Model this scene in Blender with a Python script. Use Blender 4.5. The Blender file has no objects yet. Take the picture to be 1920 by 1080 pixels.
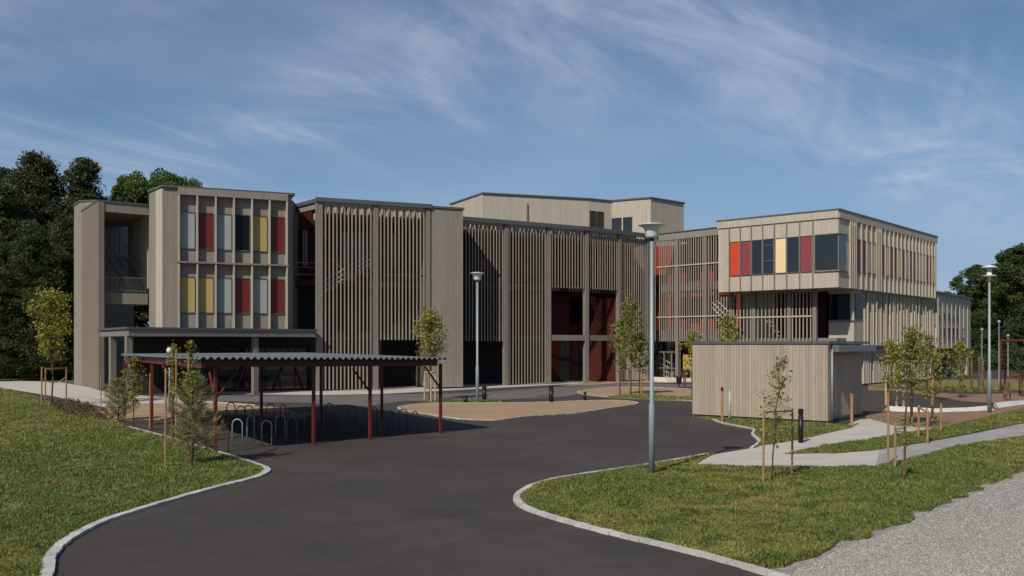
import bpy, math, random
import numpy as np
from mathutils import Vector
R = math.radians
SC = bpy.context.scene
COL = SC.collection
FP, HZ, HC = 1650.0, 645.0, 2.9          # focal length in photo pixels, horizon row, eye height

# ------------------------------------------------------------------ camera
cam_d = bpy.data.cameras.new('camera'); cam = bpy.data.objects.new('camera', cam_d); COL.objects.link(cam)
cam.location = (0, 0, HC); cam.rotation_euler = (R(90), 0, 0)
cam_d.lens = 36*FP/1920; cam_d.sensor_width = 36; cam_d.shift_y = (HZ-540)/1920
cam_d.clip_start = .1; cam_d.clip_end = 5000
SC.camera = cam
# ------------------------------------------------------------------ light
LD = Vector((.505, .863)).normalized(); ELEV = 42
sun_d = bpy.data.lights.new('sun', 'SUN'); sun = bpy.data.objects.new('sun', sun_d); COL.objects.link(sun)
sun_d.energy = 4.6; sun_d.angle = R(.5); sun_d.color = (1, .91, .79)
dv = Vector((LD.x*math.cos(R(ELEV)), LD.y*math.cos(R(ELEV)), -math.sin(R(ELEV))))
sun.rotation_euler = dv.to_track_quat('-Z', 'Y').to_euler(); sun.location = (-20, -20, 40)
SC.view_settings.view_transform = 'Standard'; SC.view_settings.look = 'None'
SC.view_settings.exposure = -.1; SC.view_settings.gamma = 1
SC.cycles.use_denoising = True; SC.cycles.max_bounces = 6; SC.cycles.sample_clamp_indirect = 6
SC.cycles.transparent_max_bounces = 6

W = bpy.data.worlds.new('World'); SC.world = W; W.use_nodes = True
def world():
    nt = W.node_tree; N = nt.nodes; Lk = nt.links; N.clear()
    def n(t, **k):
        x = N.new(t)
        for a, b in k.items(): setattr(x, a, b)
        return x
    def mth(op, a, b=None, c=None):
        x = n('ShaderNodeMath', operation=op)
        for i, v in enumerate((a, b, c)):
            if v is None: continue
            if isinstance(v, (int, float)): x.inputs[i].default_value = v
            else: Lk.new(v, x.inputs[i])
        return x.outputs[0]
    sky = n('ShaderNodeTexSky', sky_type='NISHITA'); sky.sun_disc = False
    sky.sun_elevation = R(ELEV); sky.sun_rotation = math.atan2(-LD.x, -LD.y)
    sky.air_density = 1.0; sky.dust_density = .3; sky.ozone_density = 3.2
    hs = n('ShaderNodeHueSaturation'); hs.inputs['Saturation'].default_value = 1.15; hs.inputs['Value'].default_value = 1.12
    Lk.new(sky.outputs[0], hs.inputs['Color'])
    tc = n('ShaderNodeTexCoord'); sp = n('ShaderNodeSeparateXYZ'); Lk.new(tc.outputs['Generated'], sp.inputs[0])
    z = mth('ADD', mth('MAXIMUM', sp.outputs[2], 0), .10)
    px = mth('DIVIDE', sp.outputs[0], z); py = mth('DIVIDE', sp.outputs[1], z)
    cb = n('ShaderNodeCombineXYZ'); Lk.new(px, cb.inputs[0]); Lk.new(py, cb.inputs[1])
    def layer(rot, sc, nscale, detail, rough, dist, lo, hi, seed):
        # scale after rotation: separate mapping steps so the streaks follow the rotated axis
        m1 = n('ShaderNodeMapping'); m1.inputs['Rotation'].default_value = (0, 0, R(rot)); Lk.new(cb.outputs[0], m1.inputs[0])
        m2 = n('ShaderNodeMapping'); m2.inputs['Scale'].default_value = sc; m2.inputs['Location'].default_value = seed
        Lk.new(m1.outputs[0], m2.inputs[0])
        t = n('ShaderNodeTexNoise'); t.inputs['Scale'].default_value = nscale; t.inputs['Detail'].default_value = detail
        t.inputs['Roughness'].default_value = rough; t.inputs['Distortion'].default_value = dist
        Lk.new(m2.outputs[0], t.inputs[0])
        r = n('ShaderNodeMapRange', interpolation_type='SMOOTHSTEP'); r.inputs[1].default_value = lo; r.inputs[2].default_value = hi
        Lk.new(t.outputs[0], r.inputs[0]); return r.outputs[0]
    big = layer(20, (.6, .7, 1), .8, 2, .5, .4, .38, .68, (11.15, 23.5, 0))
    fil = layer(-50, (.8, 1.7, 1), 1.2, 9, .60, .9, .42, .84, (16.85, 11.55, 0))
    fib = layer(-62, (.6, 2.4, 1), 2.2, 8, .6, .8, .40, .85, (1.7, 9.4, 0))
    veil = layer(-15, (.6, .8, 1), .8, 4, .55, .5, .30, .80, (11.0, 5.0, 0))
    c = mth('ADD', mth('MULTIPLY', mth('MULTIPLY', fil, big), .8), mth('MULTIPLY', mth('MULTIPLY', fib, big), .28))
    left = n('ShaderNodeMapRange', interpolation_type='SMOOTHSTEP'); Lk.new(sp.outputs[0], left.inputs[0])
    left.inputs[1].default_value = .45; left.inputs[2].default_value = -.5; left.inputs[3].default_value = .12; left.inputs[4].default_value = .42
    c = mth('ADD', c, mth('MULTIPLY', veil, left.outputs[0]))
    c = mth('MINIMUM', c, .8)
    mx = n('ShaderNodeMix', data_type='RGBA'); Lk.new(c, mx.inputs[0])
    hz = n('ShaderNodeMapRange', interpolation_type='SMOOTHSTEP'); Lk.new(sp.outputs[2], hz.inputs[0])   # pale blue air low over the horizon
    hz.inputs[1].default_value = .34; hz.inputs[2].default_value = .0; hz.inputs[3].default_value = 0; hz.inputs[4].default_value = .85
    m0 = n('ShaderNodeMix', data_type='RGBA'); Lk.new(hz.outputs[0], m0.inputs[0]); Lk.new(hs.outputs[0], m0.inputs[6]); m0.inputs[7].default_value = (3.9, 5.6, 8.4, 1)
    Lk.new(m0.outputs[2], mx.inputs[6]); mx.inputs[7].default_value = (7.6, 8.6, 10.2, 1)
    bg = n('ShaderNodeBackground'); bg.inputs[1].default_value = .073; Lk.new(mx.outputs[2], bg.inputs[0])
    out = n('ShaderNodeOutputWorld'); Lk.new(bg.outputs[0], out.inputs[0])
world()

# ------------------------------------------------------------------ materials
MATS = {}
def mat(name, col, rough=.8, metal=0, noise=None, bump=None, board=None, spec=.3, island=0, translucent=0, extra=None, wear=0):
    """noise=(scale, colour2, lo, hi, detail); bump=(scale, strength, distance); board=(width, contrast)"""
    m = bpy.data.materials.new(name); m.use_nodes = True; nt = m.node_tree; N = nt.nodes; Lk = nt.links
    b = N['Principled BSDF']; b.inputs['Roughness'].default_value = rough; b.inputs['Metallic'].default_value = metal
    b.inputs['Specular IOR Level'].default_value = spec
    cur = None
    def rgb(c):
        r = N.new('ShaderNodeRGB'); r.outputs[0].default_value = (*c, 1); return r.outputs[0]
    cur = rgb(col)
    tc = N.new('ShaderNodeTexCoord'); geo = N.new('ShaderNodeNewGeometry')
    pos = geo.outputs['Position']
    def mix(f, a, c, mode='MIX'):
        x = N.new('ShaderNodeMix'); x.data_type = 'RGBA'; x.blend_type = mode
        if isinstance(f, (int, float)): x.inputs[0].default_value = f
        else: Lk.new(f, x.inputs[0])
        Lk.new(a, x.inputs[6]); Lk.new(c, x.inputs[7]); return x.outputs[2]
    def nz(scale, lo, hi, detail=4, vec=None, o0=0., o1=1., rough_=.55):
        t = N.new('ShaderNodeTexNoise'); t.inputs['Scale'].default_value = scale; t.inputs['Detail'].default_value = detail
        t.inputs['Roughness'].default_value = rough_
        Lk.new(vec if vec is not None else pos, t.inputs[0])
        r = N.new('ShaderNodeMapRange'); r.inputs[1].default_value = lo; r.inputs[2].default_value = hi
        r.inputs[3].default_value = o0; r.inputs[4].default_value = o1
        Lk.new(t.outputs[0], r.inputs[0]); return r.outputs[0]
    hgt = None
    if noise:
        for s in (noise if isinstance(noise, list) else [noise]):
            cur = mix(nz(s[0], s[2], s[3], s[4] if len(s) > 4 else 4), cur, rgb(s[1]))
    if board:
        wdt, con = board
        sp = N.new('ShaderNodeSeparateXYZ'); Lk.new(tc.outputs['UV'], sp.inputs[0])
        dvn = N.new('ShaderNodeMath'); dvn.operation = 'DIVIDE'; Lk.new(sp.outputs[0], dvn.inputs[0]); dvn.inputs[1].default_value = wdt
        fl = N.new('ShaderNodeMath'); fl.operation = 'FLOOR'; Lk.new(dvn.outputs[0], fl.inputs[0])
        fr = N.new('ShaderNodeMath'); fr.operation = 'FRACT'; Lk.new(dvn.outputs[0], fr.inputs[0])
        wn = N.new('ShaderNodeTexWhiteNoise'); wn.noise_dimensions = '1D'; Lk.new(fl.outputs[0], wn.inputs['W'])
        mr = N.new('ShaderNodeMapRange'); Lk.new(wn.outputs[0], mr.inputs[0]); mr.inputs[3].default_value = 1-con; mr.inputs[4].default_value = 1+con*.6
        mm = N.new('ShaderNodeMix'); mm.data_type = 'RGBA'; mm.blend_type = 'MULTIPLY'; mm.inputs[0].default_value = 1
        cc = N.new('ShaderNodeCombineColor')
        for i in range(3): Lk.new(mr.outputs[0], cc.inputs[i])
        Lk.new(cur, mm.inputs[6]); Lk.new(cc.outputs[0], mm.inputs[7]); cur = mm.outputs[2]
        # grain stretched along the board, and weather staining in tall streaks
        mp = N.new('ShaderNodeMapping'); mp.inputs['Scale'].default_value = (1, .06, 1); Lk.new(tc.outputs['UV'], mp.inputs[0])
        cur = mix(nz(14, .42, .72, 5, mp.outputs[0], 0, .45), cur, rgb([c*.62 for c in col]))
        mp2 = N.new('ShaderNodeMapping'); mp2.inputs['Scale'].default_value = (1, .25, 1); Lk.new(tc.outputs['UV'], mp2.inputs[0])
        cur = mix(nz(1.3, .45, .75, 5, mp2.outputs[0], 0, .35), cur, rgb([col[0]*1.15, col[1]*1.02, col[2]*.85]))
        g = N.new('ShaderNodeMath'); g.operation = 'PINGPONG'; Lk.new(fr.outputs[0], g.inputs[0]); g.inputs[1].default_value = .5
        gs = N.new('ShaderNodeMapRange'); Lk.new(g.outputs[0], gs.inputs[0]); gs.inputs[1].default_value = 0; gs.inputs[2].default_value = .09
        hgt = (gs.outputs[0], .8, .015)
    if wear:
        cur = mix(nz(.35, .45, .75, 5, None, 0, wear), cur, rgb([c*.6 for c in col]))
    if island:
        wv = N.new('ShaderNodeMapRange'); Lk.new(geo.outputs['Random Per Island'], wv.inputs[0])
        wv.inputs[3].default_value = 1-island; wv.inputs[4].default_value = 1+island
        cc = N.new('ShaderNodeCombineColor')
        for i in range(3): Lk.new(wv.outputs[0], cc.inputs[i])
        cur = mix(1, cur, cc.outputs[0], 'MULTIPLY')
        if extra:
            w2 = N.new('ShaderNodeMath'); w2.operation = 'FRACT'
            w3 = N.new('ShaderNodeMath'); w3.operation = 'MULTIPLY'; Lk.new(geo.outputs['Random Per Island'], w3.inputs[0]); w3.inputs[1].default_value = 37.7
            Lk.new(w3.outputs[0], w2.inputs[0])
            st = N.new('ShaderNodeMath'); st.operation = 'LESS_THAN'; Lk.new(w2.outputs[0], st.inputs[0]); st.inputs[1].default_value = extra[1]
            cur = mix(st.outputs[0], cur, rgb(extra[0]))
    Lk.new(cur, b.inputs['Base Color'])
    if bump:
        hgt = (nz(bump[0], .2, .8, 6), bump[1], bump[2])
    if hgt:
        bp = N.new('ShaderNodeBump'); bp.inputs['Strength'].default_value = hgt[1]; bp.inputs['Distance'].default_value = hgt[2]
        Lk.new(hgt[0], bp.inputs['Height']); Lk.new(bp.outputs[0], b.inputs['Normal'])
    if translucent:
        tr = N.new('ShaderNodeBsdfTranslucent'); Lk.new(cur, tr.inputs[0]); ms = N.new('ShaderNodeMixShader'); ms.inputs[0].default_value = translucent
        Lk.new(b.outputs[0], ms.inputs[1]); Lk.new(tr.outputs[0], ms.inputs[2]); Lk.new(ms.outputs[0], N['Material Output'].inputs[0])
    MATS[name] = m; return m
mat('timber', (.24, .217, .188), .85, board=(.14, .09))
mat('timber_slat', (.31, .272, .225), .85, board=(.5, .05), wear=.5)
mat('timber_post', (.19, .175, .155), .85, board=(.3, .08))
mat('timber_warm', (.345, .285, .228), .8, board=(.12, .14))
mat('timber_pale', (.42, .375, .31), .85, board=(.14, .10))
mat('trim', (.075, .082, .085), .45, 0, spec=.5)
mat('roof_felt', (.05, .05, .05), .9)
mat('dark_wood', (.035, .030, .026), .85, board=(.14, .1))
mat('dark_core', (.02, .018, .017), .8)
mat('red_board_shaded', (.06, .006, .005), .7, board=(.14, .2))  # red boards darkened, the gallery shade is put into the colour
mat('red_board_lit', (.24, .030, .017), .7, board=(.14, .2))  # lit copy of the red boards, sunlight painted into the colour
mat('red_panel', (.13, .010, .010), .45, wear=.2, spec=.4)
mat('dimmed_yellow', (.36, .28, .10), .5, wear=.15)  # yellow panel darkened, the left block's weaker light put into the colour
mat('dimmed_blind', (.27, .30, .29), .5, wear=.15)  # darker blind copy with the left block's dimness painted in
mat('box_boards', (.43, .38, .315), .8, board=(.14, .08))
mat('dimmed_boards', (.235, .212, .182), .85, board=(.14, .10), wear=.3)  # board colour darkened for the dimmer light on the left side
mat('brown_boards', (.19, .158, .124), .85, board=(.14, .14), wear=.3)
mat('mauve_panel', (.22, .045, .052), .5, wear=.15)
mat('orange_panel', (.50, .055, .018), .45)
mat('yellow_panel', (.50, .37, .13), .5, wear=.15)
mat('cream_panel', (.72, .56, .30), .5)
mat('blind', (.42, .45, .44), .5, wear=.15)
mat('glass', (.012, .016, .02), .04, 0, spec=.7)
mat('glass_dark', (.006, .007, .008), .08, 0, spec=.12)
mat('glass_green', (.27, .30, .23), .15, 0, spec=.7)
mat('steel', (.20, .21, .21), .4, .6)
mat('galv', (.27, .32, .34), .5, .25, wear=.3)
mat('lamp_white', (.58, .58, .56), .4)
mat('black_steel', (.012, .012, .013), .4)
mat('shelter_roof', (.10, .12, .135), .85, .0, wear=.4)
mat('red_steel', (.115, .020, .015), .5, wear=.4)
mat('hoop_steel', (.09, .09, .09), .45, .3)
mat('concrete', (.50, .475, .42), .9, noise=[(1.2, (.40, .375, .33), .35, .7, 6), (30, (.36, .34, .31), .4, .7, 3)], bump=(60, .3, .01))
mat('granite', (.47, .46, .43), .85, island=.16, noise=(40, (.34, .33, .32), .4, .7, 3), bump=(40, .5, .01))
mat('asphalt', (.044, .036, .031), .85, noise=[(.13, (.062, .052, .045), .40, .62, 7), (.45, (.030, .027, .025), .5, .7, 7), (1.6, (.037, .033, .031), .45, .75, 5), (70, (.085, .08, .078), .58, .75, 2)], bump=(120, .35, .01), spec=.35)
mat('asphalt_old', (.13, .125, .12), .9, noise=[(.4, (.10, .095, .09), .35, .7, 5), (60, (.2, .19, .18), .58, .75, 2)], bump=(100, .3, .01))
mat('bed_gravel', (.33, .23, .14), .95, noise=[(.5, (.27, .19, .12), .35, .7, 6), (45, (.40, .28, .18), .5, .75, 3)], bump=(60, .6, .02))
mat('bark_mulch', (.25, .155, .10), .95, noise=[(.8, (.19, .12, .08), .35, .7, 5), (35, (.34, .21, .14), .5, .75, 3)], bump=(40, .7, .03))
mat('gravel', (.36, .335, .29), .95, noise=[(.5, (.27, .26, .24), .35, .7, 6), (19, (.60, .57, .51), .46, .60, 4), (38, (.15, .145, .14), .51, .62, 3), (3, (.30, .29, .27), .45, .7, 5)], bump=(35, .9, .04))
mat('pebble', (.27, .255, .228), .95, island=.45, extra=((.46, .43, .38), .12))
mat('grey_gravel', (.34, .335, .32), .95, noise=[(.8, (.23, .23, .225), .35, .7, 5), (30, (.42, .42, .40), .5, .75, 3)], bump=(35, .7, .03))
mat('soil_grass', (.17, .17, .055), .95, noise=[(.5, (.25, .20, .10), .42, .66, 7), (2.6, (.08, .11, .032), .4, .7, 5), (9, (.28, .20, .12), .52, .68, 4)], bump=(14, .8, .06))
mat('far_grass', (.07, .095, .03), .95, noise=[(.25, (.12, .12, .05), .4, .7, 6), (3, (.05, .075, .025), .4, .7, 5)])
mat('grass_blade', (.235, .245, .06), .7, noise=[(.8, (.36, .27, .12), .50, .62, 7), (1.6, (.085, .135, .025), .46, .58, 6), (.16, (.12, .17, .035), .4, .6, 3)], island=.4, translucent=.3, extra=((.28, .23, .10), .12))
mat('soil', (.085, .055, .035), .95, bump=(20, .8, .05))
mat('white_stone', (.6, .58, .53), .8, noise=(8, (.42, .4, .37), .4, .7, 4), bump=(12, .7, .05))
mat('bark', (.10, .075, .05), .9, noise=(8, (.055, .04, .028), .4, .65, 5), bump=(14, .8, .03))
mat('bark_pine', (.17, .10, .06), .9, noise=(5, (.07, .05, .035), .4, .65, 5), bump=(10, .8, .05))
mat('stake_wood', (.36, .20, .09), .8, noise=(6, (.24, .13, .06), .4, .7, 5))
mat('stake_pale', (.50, .37, .20), .8, noise=(6, (.36, .25, .13), .4, .7, 5))
mat('leaf_conifer', (.042, .058, .024), .7, island=.45, translucent=.18, noise=(.35, (.070, .078, .026), .4, .7, 4), extra=((.055, .048, .022), .08))
mat('leaf_dark', (.045, .068, .018), .65, island=.4, translucent=.22, noise=(.3, (.068, .088, .022), .4, .7, 4))
mat('leaf_bright', (.08, .125, .020), .6, island=.4, translucent=.3, noise=(.4, (.07, .125, .018), .4, .7, 4))
mat('leaf_young', (.24, .25, .045), .6, island=.35, translucent=.35, extra=((.34, .26, .06), .12))
mat('leaf_oak', (.19, .21, .045), .6, island=.4, translucent=.3, extra=((.30, .19, .05), .12))
mat('needle', (.26, .27, .11), .6, island=.4, translucent=.25, extra=((.26, .20, .08), .18))
mat('shrub_brown', (.12, .07, .04), .8, island=.5, translucent=.2, extra=((.10, .12, .04), .25))
mat('rope', (.55, .50, .38), .9)
mat('play_yellow', (.42, .27, .08), .5)
mat('play_red', (.16, .028, .02), .5)
mat('hole_green', (.03, .04, .02), .8)

# ------------------------------------------------------------------ builders
ORG = {}
def tag(o, label=None, cat=None, group=None, kind=None):
    if label: o['label'] = label
    if cat: o['category'] = cat
    if group: o['group'] = group
    if kind: o['kind'] = kind
    return o
def thing(name, loc, label, cat, group=None):
    o = bpy.data.objects.new(name, None); COL.objects.link(o); o.location = loc; o.empty_display_size = .3
    ORG[o] = Vector(loc); return tag(o, label, cat, group)
class MB:
    def __init__(s): s.v = []; s.f = []; s.uv = []
    def quad(s, pts):
        i = len(s.v); s.v += [Vector(p) for p in pts]; s.f.append(list(range(i, i+len(pts)))); return s
    def box8(s, c):   # c: 4 bottom ccw, 4 top
        i = len(s.v); s.v += [Vector(p) for p in c]
        for f in ((3,2,1,0), (4,5,6,7), (0,1,5,4), (1,2,6,5), (2,3,7,6), (3,0,4,7)): s.f.append([i+k for k in f])
        return s
    def obox(s, c, t, L, w, z0, z1):   # centre 2D, direction t 2D, length, width
        t = Vector((t[0], t[1])).normalized(); n = Vector((-t.y, t.x)); c = Vector((c[0], c[1]))
        p = [c-t*L/2-n*w/2, c+t*L/2-n*w/2, c+t*L/2+n*w/2, c-t*L/2+n*w/2]
        return s.box8([(q.x, q.y, z0) for q in p]+[(q.x, q.y, z1) for q in p])
    def prism(s, pts, z0, z1):
        n = len(pts); a = sum(pts[i][0]*pts[(i+1)%n][1]-pts[(i+1)%n][0]*pts[i][1] for i in range(n))
        if a < 0: pts = pts[::-1]
        i = len(s.v)
        s.v += [Vector((p[0], p[1], z0)) for p in pts]+[Vector((p[0], p[1], z1)) for p in pts]
        s.f.append([i+k for k in range(n)][::-1]); s.f.append([i+n+k for k in range(n)])
        for k in range(n): s.f.append([i+k, i+(k+1)%n, i+n+(k+1)%n, i+n+k])
        return s
    def tube(s, pts, rad, seg=8, cap=True):
        pts = [Vector(p) for p in pts]; rad = rad if isinstance(rad, (list, tuple)) else [rad]*len(pts)
        base = len(s.v); up = Vector((0, 0, 1)); px = None
        for k, p in enumerate(pts):
            d = (pts[min(k+1, len(pts)-1)]-pts[max(k-1, 0)]).normalized()
            if px is None: px = d.cross(up if abs(d.z) < .95 else Vector((1, 0, 0))).normalized()
            px = (px-d*px.dot(d)).normalized(); py = d.cross(px)
            for j in range(seg):
                a = 2*math.pi*j/seg; s.v.append(p+(px*math.cos(a)+py*math.sin(a))*rad[k])
        for k in range(len(pts)-1):
            for j in range(seg):
                a = base+k*seg+j; b = base+k*seg+(j+1)%seg; s.f.append([a, b, b+seg, a+seg])
        if cap:
            s.f.append([base+j for j in range(seg)][::-1]); e = base+(len(pts)-1)*seg; s.f.append([e+j for j in range(seg)])
        return s
    def lathe(s, c, prof, seg=24):
        base = len(s.v)
        for r, z in prof:
            for j in range(seg):
                a = 2*math.pi*j/seg; s.v.append(Vector((c[0]+r*math.cos(a), c[1]+r*math.sin(a), c[2]+z)))
        for k in range(len(prof)-1):
            for j in range(seg):
                a = base+k*seg+j; b = base+k*seg+(j+1)%seg; s.f.append([a, b, b+seg, a+seg])
        s.f.append([base+j for j in range(seg)][::-1]); e = base+(len(prof)-1)*seg; s.f.append([e+j for j in range(seg)])
        return s
    def build(s, name, m, parent=None, label=None, smooth=False, root=None):
        r = root or parent; o0 = Vector((0, 0, 0))
        if parent is not None:
            q = parent
            while q.parent: q = q.parent
            o0 = ORG.get(q, Vector((0, 0, 0)))
        me = bpy.data.meshes.new(name)
        me.from_pydata([tuple(v-o0) for v in s.v], [], s.f); me.update()
        uv = me.uv_layers.new(name='UVMap')
        for p in me.polygons:
            nrm = p.normal
            if abs(nrm.z) > .8: tu, tv = Vector((1, 0, 0)), Vector((0, 1, 0))
            else: tu = Vector((-nrm.y, nrm.x, 0)).normalized(); tv = Vector((0, 0, 1))
            for li in p.loop_indices:
                co = me.vertices[me.loops[li].vertex_index].co
                uv.data[li].uv = (co.dot(tu)+50, co.dot(tv))
        if smooth: me.polygons.foreach_set('use_smooth', [True]*len(me.polygons))
        me.materials.append(MATS[m] if isinstance(m, str) else m)
        o = bpy.data.objects.new(name, me); COL.objects.link(o)
        if parent is not None: o.parent = parent
        if label: o['label'] = label
        return o
def copy_tree(o, loc=None, rz=0, sc=1, **k):
    c = o.copy(); COL.objects.link(c)
    if loc is not None: c.location = loc; c.rotation_euler = (0, 0, rz); c.scale = (sc, sc, sc) if not isinstance(sc, tuple) else sc
    for ch in o.children:
        d = ch.copy(); COL.objects.link(d); d.parent = c
        for g in ch.children:
            e = g.copy(); COL.objects.link(e); e.parent = d
    return tag(c, **k)
def G(px, py, z=0):
    d = FP*(HC-z)/(py-HZ); return Vector(((px-960)/FP*d, d, z))
def P(px, d): return Vector(((px-960)/FP*d, d))
def ZP(py, d): return HC-(py-HZ)/FP*d
def catmull(pts, n=5, closed=False):
    out = []; m = len(pts)
    for i in range(m if closed else m-1):
        p0 = pts[(i-1) % m] if closed or i > 0 else pts[0]; p1 = pts[i]; p2 = pts[(i+1) % m]
        p3 = pts[(i+2) % m] if closed or i+2 < m else pts[-1]
        for k in range(n):
            t = k/n
            out.append(tuple(.5*((2*p1[j])+(-p0[j]+p2[j])*t+(2*p0[j]-5*p1[j]+4*p2[j]-p3[j])*t*t+(-p0[j]+3*p1[j]-3*p2[j]+p3[j])*t**3) for j in range(2)))
    if not closed: out.append(tuple(pts[-1][:2]))
    return out
class Fac:
    def __init__(s, A, B):
        s.A = Vector((A[0], A[1])); s.B = Vector((B[0], B[1])); d = s.B-s.A; s.L = d.length; s.t = d.normalized()
        s.n = Vector((s.t.y, -s.t.x))
        if s.n.dot(-s.A) < 0: s.n = -s.n
    def off(s, o):
        f = Fac(s.A+s.n*o, s.B+s.n*o); f.n = s.n; return f
    def s(s, px):
        r = Vector(((px-960)/FP, 1)); cr = lambda a, b: a.x*b.y-a.y*b.x
        return -cr(s.A, r)/cr(s.t, r)
    def q(s, u, z, o=0):
        p = s.A+s.t*u+s.n*o; return Vector((p.x, p.y, z))
    def p2(s, u, o=0): return s.A+s.t*u+s.n*o
    def z(s, px, py): return ZP(py, s.p2(s.s(px)).y)
    def box(s, mb, u0, u1, z0, z1, o0=0, o1=.1):
        q = s.q
        return mb.box8([q(u0, z0, o0), q(u1, z0, o0), q(u1, z0, o1), q(u0, z0, o1), q(u0, z1, o0), q(u1, z1, o0), q(u1, z1, o1), q(u0, z1, o1)])
    def slats(s, mb, u0, u1, sp, w, z0, z1, o0=-.11, o1=0):
        n = max(1, round((u1-u0)/sp)); sp = (u1-u0)/n; rr = random.Random(int(u0*100)+7)
        for i in range(n):
            c = u0+sp*(i+.5)+rr.uniform(-.008, .008); s.box(mb, c-w/2, c+w/2, z0, z1, o0, o1)
        return mb

# ------------------------------------------------------------------ ground
def structure(mb, name, m, kind='structure', **k):
    o = mb.build(name, m); o['kind'] = kind; return tag(o, **k)
def sheet(name, m, pts, z0, z1): return structure(MB().prism(pts, z0, z1), name, m)
gp = lambda L: [tuple(G(x, y).xy) for x, y in L]
structure(MB().quad([(-1500, -600, 0), (1500, -600, 0), (1500, 2400, 0), (-1500, 2400, 0)]), 'ground', 'far_grass')
sheet('asphalt_yard', 'asphalt', [(-16, 4), (8, 4), (30, 24), (75, 62), (60, 90), (40, 110), (-10, 80), (-22, 56), (-34, 57), (-34, 50), (-20, 36)], -.02, .010)
# pale older asphalt lane that runs along the building
lane = gp([(120, 757), (300, 742), (590, 742), (870, 738), (1040, 727), (1180, 719), (1300, 721), (1300, 726), (1120, 733), (1060, 744), (900, 752), (760, 752), (690, 762), (590, 756), (400, 752), (240, 760)])
sheet('service_lane', 'asphalt_old', lane, -.02, .018)
# concrete apron at the foot of the building
sheet('pavement', 'concrete', gp([(150, 727), (300, 737), (592, 741), (720, 739), (870, 731), (1040, 722), (1180, 715), (1300, 716), (1300, 712), (1040, 712), (600, 722), (170, 716)]), -.02, .026)
sheet('footpath', 'concrete', gp([(-900, 722), (-300, 718), (0, 714), (110, 717), (150, 724), (210, 738), (330, 748), (480, 760), (470, 764), (330, 756), (246, 765), (195, 764), (100, 743), (0, 727), (-300, 740), (-900, 760)]), -.02, .034)
sheet('planting_bed', 'bed_gravel', gp([(190, 768), (260, 758), (400, 757), (520, 765), (560, 775), (600, 777), (560, 785), (470, 779), (370, 776), (300, 788), (210, 790), (170, 775)]), -.02, .042)
bedc = catmull([tuple(G(x, y).xy) for x, y in [(746, 765), (760, 772), (797, 778), (850, 786), (900, 789), (939, 789), (1004, 781), (1091, 775), (1150, 766), (1196, 759), (1185, 754), (1149, 752), (1090, 753), (1028, 755), (940, 757), (860, 757), (790, 758)]], 4, True)
sheet('planting_bed', 'bed_gravel', bedc, -.02, .044)
bed2 = catmull([tuple(G(x, y).xy) for x, y in [(1082, 737), (1110, 743), (1170, 747), (1240, 750), (1330, 752), (1330, 734), (1240, 728), (1150, 727), (1100, 731)]], 4, True)
sheet('planting_bed', 'bed_gravel', bed2, -.02, .042)
sheet('planting_bed', 'bed_gravel', gp([(1052, 724), (1120, 722), (1180, 718), (1330, 718), (1330, 712), (1180, 713), (1090, 719)]), -.02, .038)
sheet('planting_bed', 'bark_mulch', gp([(1622, 784), (1677, 800), (1757, 805), (1866, 779), (1920, 767), (2200, 735), (2200, 726), (1925, 757), (1866, 768), (1671, 770), (1632, 775)]), -.02, .040)
sheet('planting_bed', 'bark_mulch', gp([(1628, 732), (1680, 733), (1740, 742), (1800, 752), (1880, 757), (1920, 752), (1960, 742), (1900, 738), (1820, 741), (1760, 738), (1690, 730), (1628, 726)]), -.02, .036)
sheet('playground_floor', 'concrete', gp([(1225, 709), (1300, 709), (1330, 717), (1226, 716)]), -.02, .046)
sheet('footpath', 'grey_gravel', gp([(1628, 879), (1648, 845), (1726, 833), (1819, 816), (1920, 795), (2300, 738), (2300, 746), (1920, 818), (1793, 837), (1726, 857), (1650, 877)]), -.02, .028)
pav = gp([(1200, 884), (1250, 866), (1340, 854), (1412, 842), (1426, 836), (1497, 826), (1600, 802), (1590, 797), (1612, 788), (1632, 786), (1677, 797), (1760, 804), (1700, 815), (1560, 838), (1500, 850), (1560, 853), (1650, 846), (1640, 880), (1500, 882), (1320, 876)])
sheet('footpath', 'concrete', pav, -.02, .032)
gv = gp([(1500, 1096), (1446, 1070), (1560, 1026), (1700, 970), (1920, 875), (2600, 740)])+[(70, 45), (70, 0), (7, 2), (5.6, 8)]
sheet('gravel_road', 'gravel', gv, -.02, .024)

KL = [(40, 1210), (62, 1130), (75, 1080), (80, 1055), (100, 1028), (140, 1002), (200, 975), (300, 944), (400, 916), (470, 898), (493, 887), (486, 878), (440, 862), (390, 847), (300, 820), (237, 803)]
KRX = [(1640, 1140), (1540, 1106)]
KR = [(1430, 1072), (1300, 1036), (1150, 1001), (1050, 974), (995, 955), (977, 940), (984, 926), (1012, 911), (1060, 899), (1130, 888), (1210, 876), (1290, 862), (1340, 853)]
KS = [(1340, 788), (1357, 794.5), (1385, 800), (1417, 807), (1414, 816), (1422, 823), (1427, 831), (1412, 843)]
kl = catmull([tuple(G(x, y).xy) for x, y in KL], 6); kr = catmull([tuple(G(x, y).xy) for x, y in KR], 6); kr_k = catmull([tuple(G(x, y).xy) for x, y in KRX+KR], 6); ks = catmull([tuple(G(x, y).xy) for x, y in KS], 5)
lawnL = kl+gp([(226, 795), (190, 782), (120, 764), (45, 738), (0, 728), (-300, 741), (-900, 762)])+[(-40, 10), (-9, 5)]
lawnR = kr+gp([(1300, 875), (1500, 880), (1640, 878), (1726, 859), (1793, 839), (1920, 820), (2300, 749), (2600, 738), (1920, 884), (1700, 978), (1560, 1033), (1470, 1068)])
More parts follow.
